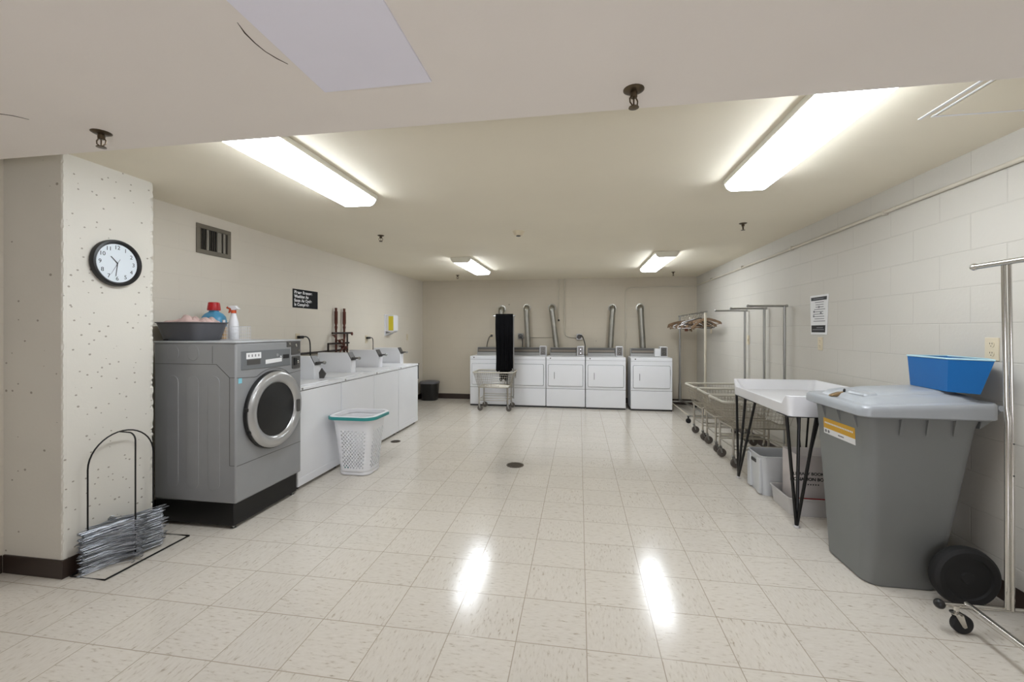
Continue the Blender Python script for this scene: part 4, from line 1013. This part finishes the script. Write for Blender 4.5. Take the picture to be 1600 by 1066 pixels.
def hanger_mesh(kind):
    """hangs in its own XZ plane, hook top at the origin"""
    t = thing('clothes_hanger', '', 'clothes hanger', (0, 0, 0), 0, '')
    hk = MB(); hk.tube([(-0.019, 0, -0.018)] + [(0.0 + 0.019 * math.cos(math.radians(a)), 0, -0.019 + 0.019 * math.sin(math.radians(a))) for a in range(170, -60, -20)] + [(0.0, 0, -0.048), (0, 0, -0.075)], 0.0018, 6)
    hk.build('hook', M_chrome if kind != 'black' else M_dgrey, t)
    m = {'wood': M_wood, 'white': M_wplast, 'black': M_black}[kind]
    if kind == 'wood':
        top = [(0.0, -0.068), (0.06, -0.078), (0.14, -0.105), (0.205, -0.135), (0.222, -0.152)]
        bot = [(0.215, -0.168), (0.14, -0.135), (0.06, -0.105), (0.0, -0.095)]
        poly = top + bot; poly = poly + [(-x, z) for x, z in poly[::-1] if x > 0]
        MB().prism(poly, 1, -0.006, 0.006).build('shoulder', m, t, 0.002)
        MB().tube([(-0.19, 0, -0.158), (0.19, 0, -0.158)], 0.0045, 6).build('trouser_bar', m, t)
    else:
        pts = [(-0.20, 0, -0.155), (-0.213, 0, -0.145), (-0.205, 0, -0.132), (-0.02, 0, -0.075), (0, 0, -0.072), (0.02, 0, -0.075), (0.205, 0, -0.132), (0.213, 0, -0.145), (0.20, 0, -0.155)]
        MB().tube(pts, 0.0048, 8, closed=True).build('shoulder', m, t)
    return t
specs = [('wood', 'brown wooden clothes hanger on the rail of the corner rack', 'brown wooden hangers on the corner rack'),
         ('white', 'white plastic clothes hanger on the rail of the corner rack', 'white hangers on the corner rack'),
         ('black', 'black clothes hanger on the rail of the corner rack', 'black hangers on the corner rack')]
protos = {}
order = ['wood', 'wood', 'wood', 'black', 'wood', 'white', 'black', 'wood', 'white', 'white', 'black', 'wood', 'white', 'wood', 'black', 'wood', 'black', 'wood']
for k_, kd in enumerate(order):
    f_ = (k_ + 0.5) / len(order); y = 7.80 - 1.22 * f_; x = 1.756 + 0.06 * (7.85 - y) / 1.35; z = 1.606 + 0.02 * f_ + 0.0165
    lb, gp = [(s[1], s[2]) for s in specs if s[0] == kd][0]
    rz_ = random.gauss(0, 0.28); z -= abs(random.gauss(0, 0.012))
    if kd not in protos:
        o = protos[kd] = hanger_mesh(kd)
    else: o = dup(protos[kd])
    o.location = (x, y, z); o.rotation_euler = (random.gauss(0, 0.05), random.gauss(0, 0.13), rz_); o.scale = (1, 1, 1.4); o['label'] = lb; o['group'] = gp
t = thing('hang_tag', 'small reddish brown tag hanging below the hangers on the corner rack', 'tag', (1.745, 7.35, 1.34))
MB().box(-0.022, -0.002, 0, 0.030, 0.002, 0.075).build('card', mat('tag_brown', (112, 66, 44), 0.6), t, 0.001)
MB().tube([(0.004, 0, 0.075), (0.01, 0, 0.16), (0.014, 0, 0.262)], 0.0012, 5).build('string', M_dgrey, t)

# ---------------------------------------------------------------- right wall: notice, outlets
t = thing('wall_notice', 'white paper notice with black bands pinned on the right wall', 'notice', (XR, 4.14, 1.32))
def psheet(y0t, y1t, y0b, y1b, z0, z1, x0, x1):
    return MB().prism([(y0b, z0), (y1b, z0), (y1t, z1), (y0t, z1)], 0, x0, x1)
psheet(-0.145, 0.140, -0.118, 0.128, 0.0, 0.353, -0.006, -0.0002).build('sheet', M_paper, t, 0.001)
psheet(-0.128, 0.122, -0.124, 0.120, 0.305, 0.335, -0.0075, -0.006).build('header_band', M_ink, t)
psheet(-0.104, 0.116, -0.100, 0.114, 0.020, 0.083, -0.0075, -0.006).build('footer_band', M_ink, t)
ln = MB(); rnd = random.Random(5)
for k_ in range(9):
    z = 0.285 - k_ * 0.021; a = -0.10 + rnd.random() * 0.03; b_ = 0.095 - rnd.random() * 0.05
    ln.box(-0.007, a, z, -0.006, b_, z + 0.006)
for y, z in ((-0.005, 0.245), (0.075, 0.205), (-0.035, 0.19), (0.08, 0.165)): ln.box(-0.0072, y - 0.011, z - 0.008, -0.006, y + 0.011, z + 0.009)
ln.build('printed_lines', M_inkg, t)
lw = MB(); lw.box(-0.0082, -0.07, 0.058, -0.0075, 0.03, 0.066) ; lw.box(-0.0082, -0.085, 0.040, -0.0075, 0.095, 0.048); lw.box(-0.0082, -0.08, 0.317, -0.0075, 0.08, 0.323); lw.build('band_lettering', M_inkg, t)
outlet_wall('power_outlet', XR, 4.12, 1.24, -1, 'cream power outlet on the right wall just below the paper notice')
outlet_wall('light_switch', XR, 5.73, 1.235, -1, 'cream switch plate on the right wall between the cart poles', 'switch', duplex=False)
outlet_wall('light_switch', XR, 7.25, 1.36, -1, 'cream switch plate on the right wall behind the corner rack', 'switch', duplex=False)
outlet_wall('power_outlet', XR, 2.545, 1.262, -1, 'beige duplex power outlet on the right wall behind the chrome rack', w=0.075, h=0.118)

# ---------------------------------------------------------------- white changing table with hairpin legs
t = thing('folding_table', 'white moulded tray table with a raised rim on black hairpin legs by the right wall', 'table', (1.70, 3.57, 0))
TX0, TX1, TY0, TY1, TZ0, TZ1 = 1.372, 2.055, 3.06, 4.09, 0.782, 0.922
mb = MB()
# tray section along x for the raised-rim part: outer shell then inner dish
def ringr(x0, y0, x1, y1, z, r=0.03, n=4): return [(x, y, z) for x, y in rrect(x0, y0, x1, y1, r, n)]
top = ringr(TX0, TY0, TX1, TY1, 0, 0.035)
def zrim(x, y):
    """rim height: lower along the room side between the two ends"""
    if x < TX0 + 0.10:
        e = min((y - TY0 - 0.045) / 0.05, (TY1 - 0.03 - y) / 0.03)
        return TZ1 - 0.062 * max(0, min(1, e))
    return TZ1
def dense(x0, y0, x1, y1, r):
    P2 = [Vector(p) for p in rrect(x0, y0, x1, y1, r, 4)]; P2.append(P2[0]); out = []
    for q_, (a, b_) in enumerate(zip(P2, P2[1:])):
        n = 32 if q_ % 5 == 4 else 1
        for k in range(n): p = a.lerp(b_, k / n); out.append((p.x, p.y))
    return out
R0 = dense(TX0 + 0.012, TY0 + 0.012, TX1, TY1 - 0.005, 0.03)
R1 = dense(TX0, TY0, TX1, TY1, 0.035)
R2 = dense(TX0 + 0.018, TY0 + 0.022, TX1 - 0.02, TY1 - 0.02, 0.03)
R3 = dense(TX0 + 0.05, TY0 + 0.075, TX1 - 0.06, TY1 - 0.06, 0.05)
rings = [[(x, y, TZ0) for x, y in R0], [(x, y, zrim(*o)) for (x, y), o in zip(R1, R1)],
         [(x, y, zrim(*o)) for (x, y), o in zip(R2, R1)], [(x, y, TZ0 + 0.055) for x, y in R3]]
mb.loft(rings, True, True)
mb.build('tray', M_wplast, t, 0.004, 2, world=True)
def hairpin(foot, tops, rr=0.0075):
    h = MB(); f = Vector(foot)
    for tp in tops:
        h.tube([tp, f + (Vector(tp) - f) * 0.03 + Vector((0, 0, 0.0))], rr, 10)
    h.sphere((f.x, f.y, f.z + 0.012), 0.013)
    h.box(min(p[0] for p in tops) - 0.012, min(p[1] for p in tops) - 0.012, TZ0 - 0.004, max(p[0] for p in tops) + 0.012, max(p[1] for p in tops) + 0.012, TZ0)
    h.build('hairpin_leg', M_blackm, t, world=True)
hairpin((1.478, 3.18, 0.0), [(1.392, 3.13, TZ0), (1.52, 3.235, TZ0), (1.555, 3.085, TZ0)], 0.0105)
hairpin((1.448, 4.17, 0.0), [(1.392, 4.05, TZ0), (1.396, 3.86, TZ0), (1.405, 3.68, TZ0)], 0.0105)
hairpin((1.96, 4.10, 0.0), [(1.99, 4.05, TZ0), (1.86, 4.02, TZ0), (2.0, 3.86, TZ0)], 0.008)
hairpin((1.96, 3.16, 0.0), [(1.99, 3.11, TZ0), (1.86, 3.13, TZ0), (2.0, 3.30, TZ0)], 0.008)
for x, y in ((1.478, 3.18), (1.448, 4.17)):
    MB().lathe([(0.017, 0.0), (0.019, 0.004), (0.015, 0.016), (0.008, 0.018)], (x, y, 0), 'z', 14).build('floor_cup', M_clear, t, world=True)

# totes under the table
def open_box(name, label, cat, x0, y0, x1, y1, h, taper, m, r=0.03, th=0.004, rimw=0.008, rz=0.0, parts=True):
    cx, cy = (x0 + x1) / 2, (y0 + y1) / 2; hx, hy = (x1 - x0) / 2, (y1 - y0) / 2
    t = thing(name, label, cat, (cx, cy, 0), rz)
    rg = [hring(hx * taper, hy * taper, 0, r, 5), hring(hx, hy, h - 0.006, r, 5), hring(hx + rimw, hy + rimw, h - 0.006, r, 5), hring(hx + rimw, hy + rimw, h, r, 5), hring(hx - th, hy - th, h, r, 5), hring(hx * taper - th, hy * taper - th, th, r, 5)]
    MB().loft(rg, True, True).build('shell', m, t, 0.0015)
    return t
t = open_box('storage_tote', 'open light grey plastic tote on the floor under the white table', 'storage box', 1.472, 3.735, 1.91, 4.03, 0.325, 0.93, M_tote, 0.045)
MB().prism(rrect(-0.05, 0.245, 0.05, 0.272, 0.01), 0, -0.2225, -0.205).build('hand_hole', M_black, t)
for y in (-0.095, 0.095): MB().prism([(y - 0.03, 0.01), (y + 0.03, 0.01), (y + 0.034, 0.30), (y - 0.034, 0.30)], 0, -0.2275, -0.200).build('corner_post', M_tote, t, 0.008, 3)
t = open_box('storage_tray', 'shallow pale plastic tray on the floor under the white table', 'tray', 1.52, 3.365, 1.98, 3.695, 0.13, 0.94, M_clear, 0.03)
t = thing('donation_box', 'pinkish grey box lettered LIBRARY BOOK DONATION BOX standing in the shallow tray', 'box', (1.785, 3.545, 0.008))
MB().box(-0.185, -0.125, 0.0, 0.165, 0.12, 0.425).build('carton', M_box, t, 0.003)
lab(MB().box(-0.184, -0.1262, 0.105, 0.0, -0.1249, 0.112).build('tape', M_red, t), 'thin red tape')
text_mesh('LIBRARY BOOK', 0.030, M_ink, 'lettering', t, Mx((-0.115, -0.1256, 0.290), (1, 0, 0), (0, 0, 1)), align='CENTER', bold=0.0006)
text_mesh('DONATION BOX', 0.032, M_ink, 'lettering', t, Mx((-0.115, -0.1256, 0.250), (1, 0, 0), (0, 0, 1)), align='CENTER', bold=0.001)
mk = MB()
for k_ in range(7): mk.box(-0.155 + k_ * 0.017, -0.1262, 0.208, -0.147 + k_ * 0.017, -0.1249, 0.217)
mk.build('small_print', M_ink, t)

# ---------------------------------------------------------------- big wheeled bin
t = thing('wheeled_bin', 'large grey wheeled bin with a domed lid standing by the right wall', 'bin', (1.72, 2.71, 0))
def brect(x0, x1, y0, y1, z, r, n=6): return [(x, y, z) for x, y in rrect(x0, y0, x1, y1, r, n)]
lv = [(1.520, 1.865, 2.520, 2.905, 0.0, .07), (1.510, 1.872, 2.512, 2.912, 0.012, .075), (1.492, 1.93, 2.478, 2.935, 0.45, .065), (1.474, 1.985, 2.452, 2.955, 0.86, .055), (1.470, 2.0, 2.448, 2.958, 0.905, .055)]
rg = [brect(*l) for l in lv] + [brect(1.49, 1.98, 2.468, 2.938, 0.905, .05), brect(1.54, 1.84, 2.54, 2.88, 0.04, .05)]
MB().loft(rg, True, True).build('body', M_binb, t, world=True)
col = [brect(1.455, 2.03, 2.435, 2.972, 0.905, .06), brect(1.452, 2.035, 2.433, 2.975, 0.910, .06), brect(1.46, 2.03, 2.44, 2.968, 0.911, .06)]
MB().loft(col, True, True).build('collar', M_binb, t, world=True)
# gussets under the collar
for k_, y in enumerate((2.53, 2.68, 2.83)):
    MB().prism([(1.4735, 0.915), (1.452, 0.915), (1.474, 0.835)], 1, y, y + 0.008).build('gusset', M_binb, t, world=True)
for x in (1.62, 1.74, 1.86):
    MB().prism([(2.4495, 0.915), (2.430, 0.915), (2.450, 0.82)], 0, x, x + 0.012).build('gusset', M_binb, t, world=True)
# rear flare to the hinge bar
MB().prism([(1.985, 0.86), (2.05, 0.915), (2.075, 0.95), (2.075, 0.965), (2.0, 0.965)], 1, 2.46, 2.95).build('hinge_bracket', M_binb, t, 0.004, world=True)
MB().tube([(2.06, 2.44, 0.972), (2.06, 2.965, 0.972)], 0.014, 12).build('hinge_bar', M_binl, t, world=True)
def lidz(x): return 0.0 + 0.030 * max(0, (x - 1.44)) / 0.6
def lrect(x0, x1, y0, y1, z, r): return [(x, y, z + lidz(x)) for x, y in rrect(x0, y0, x1, y1, r, 6)]
lid = MB().loft([brect(1.436, 2.05, 2.420, 2.988, 0.912, .055), brect(1.428, 2.05, 2.412, 2.996, 0.918, .055), lrect(1.428, 2.05, 2.412, 2.996, 0.940, .055), lrect(1.430, 2.05, 2.413, 2.994, 0.958, .055), lrect(1.437, 2.045, 2.42, 2.988, 0.968, .055), lrect(1.492, 2.02, 2.475, 2.935, 0.968, .05), lrect(1.51, 2.00, 2.495, 2.915, 0.990, .055), lrect(1.545, 1.975, 2.53, 2.885, 1.000, .05)], True, True).build('lid', M_binl, t, world=True)
MB().loft([lrect(1.60, 1.985, 2.555, 2.86, 0.996, .05), lrect(1.606, 1.98, 2.561, 2.854, 1.005, .05), lrect(1.625, 1.965, 2.58, 2.835, 1.0125, .045), lrect(1.66, 1.94, 2.61, 2.805, 1.015, .04)], True, True).build('lid_dome', M_binl, lid, world=True)
MB().tube([(1.438, 2.47, 0.955), (1.438, 2.94, 0.955)], 0.006, 8).build('lid_ridge', M_binl, lid, world=True)
lt = MB().prism([(1.455, 0.972), (1.49, 0.972), (1.545, 0.985), (1.54, 1.002), (1.50, 0.995), (1.46, 0.982)], 1, 2.735, 2.765).build('latch', M_brass, t, 0.003, world=True)
MB().tube([(1.525, 2.735, 1.004), (1.535, 2.75, 1.012), (1.545, 2.77, 1.004)], 0.006, 8).build('latch_knob', M_black, lt, world=True)
lidg = MB().loft([lrect(1.525, 1.60, 2.56, 2.72, 0.998, .02), lrect(1.532, 1.595, 2.567, 2.713, 1.008, .02)], True, True).build('lid_grip', M_binl, lid, world=True)
# label on the room side
def lface(z): return 1.4755 + (0.86 - z) * 0.0445 - 0.0025
st = MB(); zA, zB, zM = 0.735, 0.828, 0.768
st.add([(lface(zM), 2.553, zM), (lface(zM), 2.850, zM), (lface(zB), 2.850, zB), (lface(zB), 2.553, zB), (lface(zM) + .002, 2.553, zM), (lface(zM) + .002, 2.850, zM), (lface(zB) + .002, 2.850, zB), (lface(zB) + .002, 2.553, zB)],
       [(0, 1, 2, 3), (7, 6, 5, 4), (0, 4, 5, 1), (1, 5, 6, 2), (2, 6, 7, 3), (3, 7, 4, 0)])
lab(st.build('yellow_label', M_yellow, t, world=True), 'yellow sticker')
st = MB()
st.add([(lface(zA), 2.553, zA), (lface(zA), 2.850, zA), (lface(zM), 2.850, zM), (lface(zM), 2.553, zM), (lface(zA) + .002, 2.553, zA), (lface(zA) + .002, 2.850, zA), (lface(zM) + .002, 2.850, zM), (lface(zM) + .002, 2.553, zM)],
       [(0, 1, 2, 3), (7, 6, 5, 4), (0, 4, 5, 1), (1, 5, 6, 2), (2, 6, 7, 3), (3, 7, 4, 0)])
lab(st.build('white_label', M_paper, t, world=True), 'white strip of the sticker')
st = MB(); xx = lface(0.80) - 0.0012
for k_ in range(18): st.box(xx, 2.57 + k_ * 0.0150, 0.797, xx + 0.002, 2.580 + k_ * 0.0150, 0.806)
st.build('sticker_lettering', M_paper, t, world=True)
st = MB(); xx = lface(0.75) - 0.0012
for y in (2.828, 2.800): st.lathe([(0.009, 0.0), (0.009, 0.002)], (xx, y, 0.752), 'x', 12)
for k_ in range(6): st.box(xx, 2.655 + k_ * 0.009, 0.748, xx + 0.002, 2.661 + k_ * 0.009, 0.755)
st.build('sticker_symbols', M_inkg, t, world=True)
# wheels
MB().tube([(1.875, 2.40, 0.148), (1.875, 3.0, 0.148)], 0.012, 10).build('axle', M_steel, t, world=True)
for y0, s_ in ((2.44, -1), (2.96, 1)):
    w_ = MB().lathe([(0.07, 0.0), (0.128, 0.0), (0.142, s_ * 0.012), (0.147, s_ * 0.03), (0.142, s_ * 0.052), (0.128, s_ * 0.064), (0.104, s_ * 0.062), (0.100, s_ * 0.052), (0.03, s_ * 0.050), (0.026, s_ * 0.056), (0.001, s_ * 0.056)], (1.875, y0, 0.147), 'y', 44).build('wheel', M_rubber, t, world=True)

# blue basket on the bin lid
t = thing('blue_basket', 'bright blue plastic basket standing on the grey bin lid against the wall', 'basket', (1.945, 2.60, 1.040))
A_, B_, D_ = Vector((-0.02, 0.20, 0)), Vector((-0.075, -0.055, 0)), Vector((0.04, -0.17, 0))
def q(zf_, k, z): return None
foot = [Vector((-0.034, 0.205, 0)), Vector((-0.057, -0.078, 0)), Vector((0.022, -0.165, 0)), Vector((0.075, -0.09, 0)), Vector((0.095, 0.15, 0))]
c_ = sum(foot, Vector()) / 5
def bring(k, z, inset=0.0):
    out = []
    for p in foot:
        d = p - c_; out.append((c_.x + d.x * k - d.normalized().x * inset, c_.y + d.y * k - d.normalized().y * inset, z + 0.0 * p.y))
    return out
def topr(inset=0.0, z=0.17):
    tp = [Vector((-0.040, 0.218, 0)), Vector((-0.060, -0.088, 0)), Vector((0.050, -0.205, 0)), Vector((0.110, -0.10, 0)), Vector((0.145, 0.19, 0))]
    cc = sum(tp, Vector()) / 5
    return [(p.x - (p - cc).normalized().x * inset, p.y - (p - cc).normalized().y * inset, z) for p in tp]
MB().loft([bring(1.0, 0.0), topr(0.0), topr(0.004), bring(0.96, 0.006)], True, True).build('shell', M_blue, t, 0.004)
rm = MB().tube(topr(0.0, 0.172), 0.0045, 8, closed=True).build('rim', M_bluerim, t)
# handle slot on the near face
a, b_ = Vector((-0.075, -0.0325, 0.0)), Vector((0.03, -0.20, 0.0))

# ---------------------------------------------------------------- chrome garment rack at the right edge
t = thing('garment_rack', 'chrome rolling garment rack standing in front of the large grey wheeled bin', 'garment rack', (1.87, 1.60, 0))
for y, tp in ((2.19, 1), (1.02, 1)):
    MB().tube([(1.872, y, 0.125), (1.872, y, 0.96), (1.866, y, 1.02), (1.856, y, 1.65)], [0.0105, 0.0105, 0.0082, 0.0082], 14).build('upright', M_chrome, t, world=True)
    MB().tube([(1.884, y - 0.009, 0.125), (1.883, y - 0.009, 0.96), (1.880, y - 0.010, 1.02), (1.871, y - 0.010, 1.65)], [0.0068, 0.0068, 0.0062, 0.0062], 12).build('upright', M_chrome, t, world=True)
    for z in (0.72, 0.86): MB().sphere((1.882, y - 0.0155, z), 0.0035, 8).build('adjusting_hole', M_black, t, world=True)
    MB().tube([(1.625, y + 0.005, 0.12), (2.06, y + 0.005, 0.12)], 0.009, 12).build('foot_bar', M_chrome, t, world=True)
    lab(MB().sphere((1.612, y + 0.005, 0.12), 0.021, 14).build('end_cap', M_black, t, world=True), 'black end cap')
    for x in (1.675, 2.02):
        c = MB(); c.lathe([(0.008, 0.090), (0.011, 0.10), (0.011, 0.12)], (x, y, 0), 'z', 10); c.lathe([(0.022, 0.084), (0.024, 0.088), (0.010, 0.094)], (x, y, 0), 'z', 16)
        for s_ in (-1, 1): c.prism([(x - 0.016, 0.086), (x + 0.016, 0.086), (x + 0.030, 0.036), (x + 0.020, 0.030), (x + 0.012, 0.036)], 1, y + s_ * 0.017 - 0.001, y + s_ * 0.017 + 0.001)
        cc = c.build('caster', M_chrome, t, world=True)
        MB().lathe([(0.008, -0.013), (0.036, -0.013), (0.042, -0.008), (0.042, 0.008), (0.036, 0.013), (0.008, 0.013)], (x + 0.020, y, 0.042), 'y', 28).build('wheel', M_rubber, cc, world=True)
MB().tube([(1.828, 2.285, 1.655), (1.875, 2.10, 1.662), (1.93, 0.92, 1.662)], 0.0125, 14).build('hanging_rail', M_chrome, t, world=True)
MB().sphere((1.826, 2.292, 1.655), 0.0165, 14).build('rail_end', M_chrome, t, world=True)
MB().tube([(1.715, 2.19, 0.135), (1.700, 1.92, 0.135), (1.70, 1.02, 0.135)], 0.010, 12).build('side_bar', M_chrome, t, world=True)
MB().tube([(1.99, 2.19, 0.125), (1.99, 1.02, 0.125)], 0.0115, 12).build('side_bar', M_chrome, t, world=True)
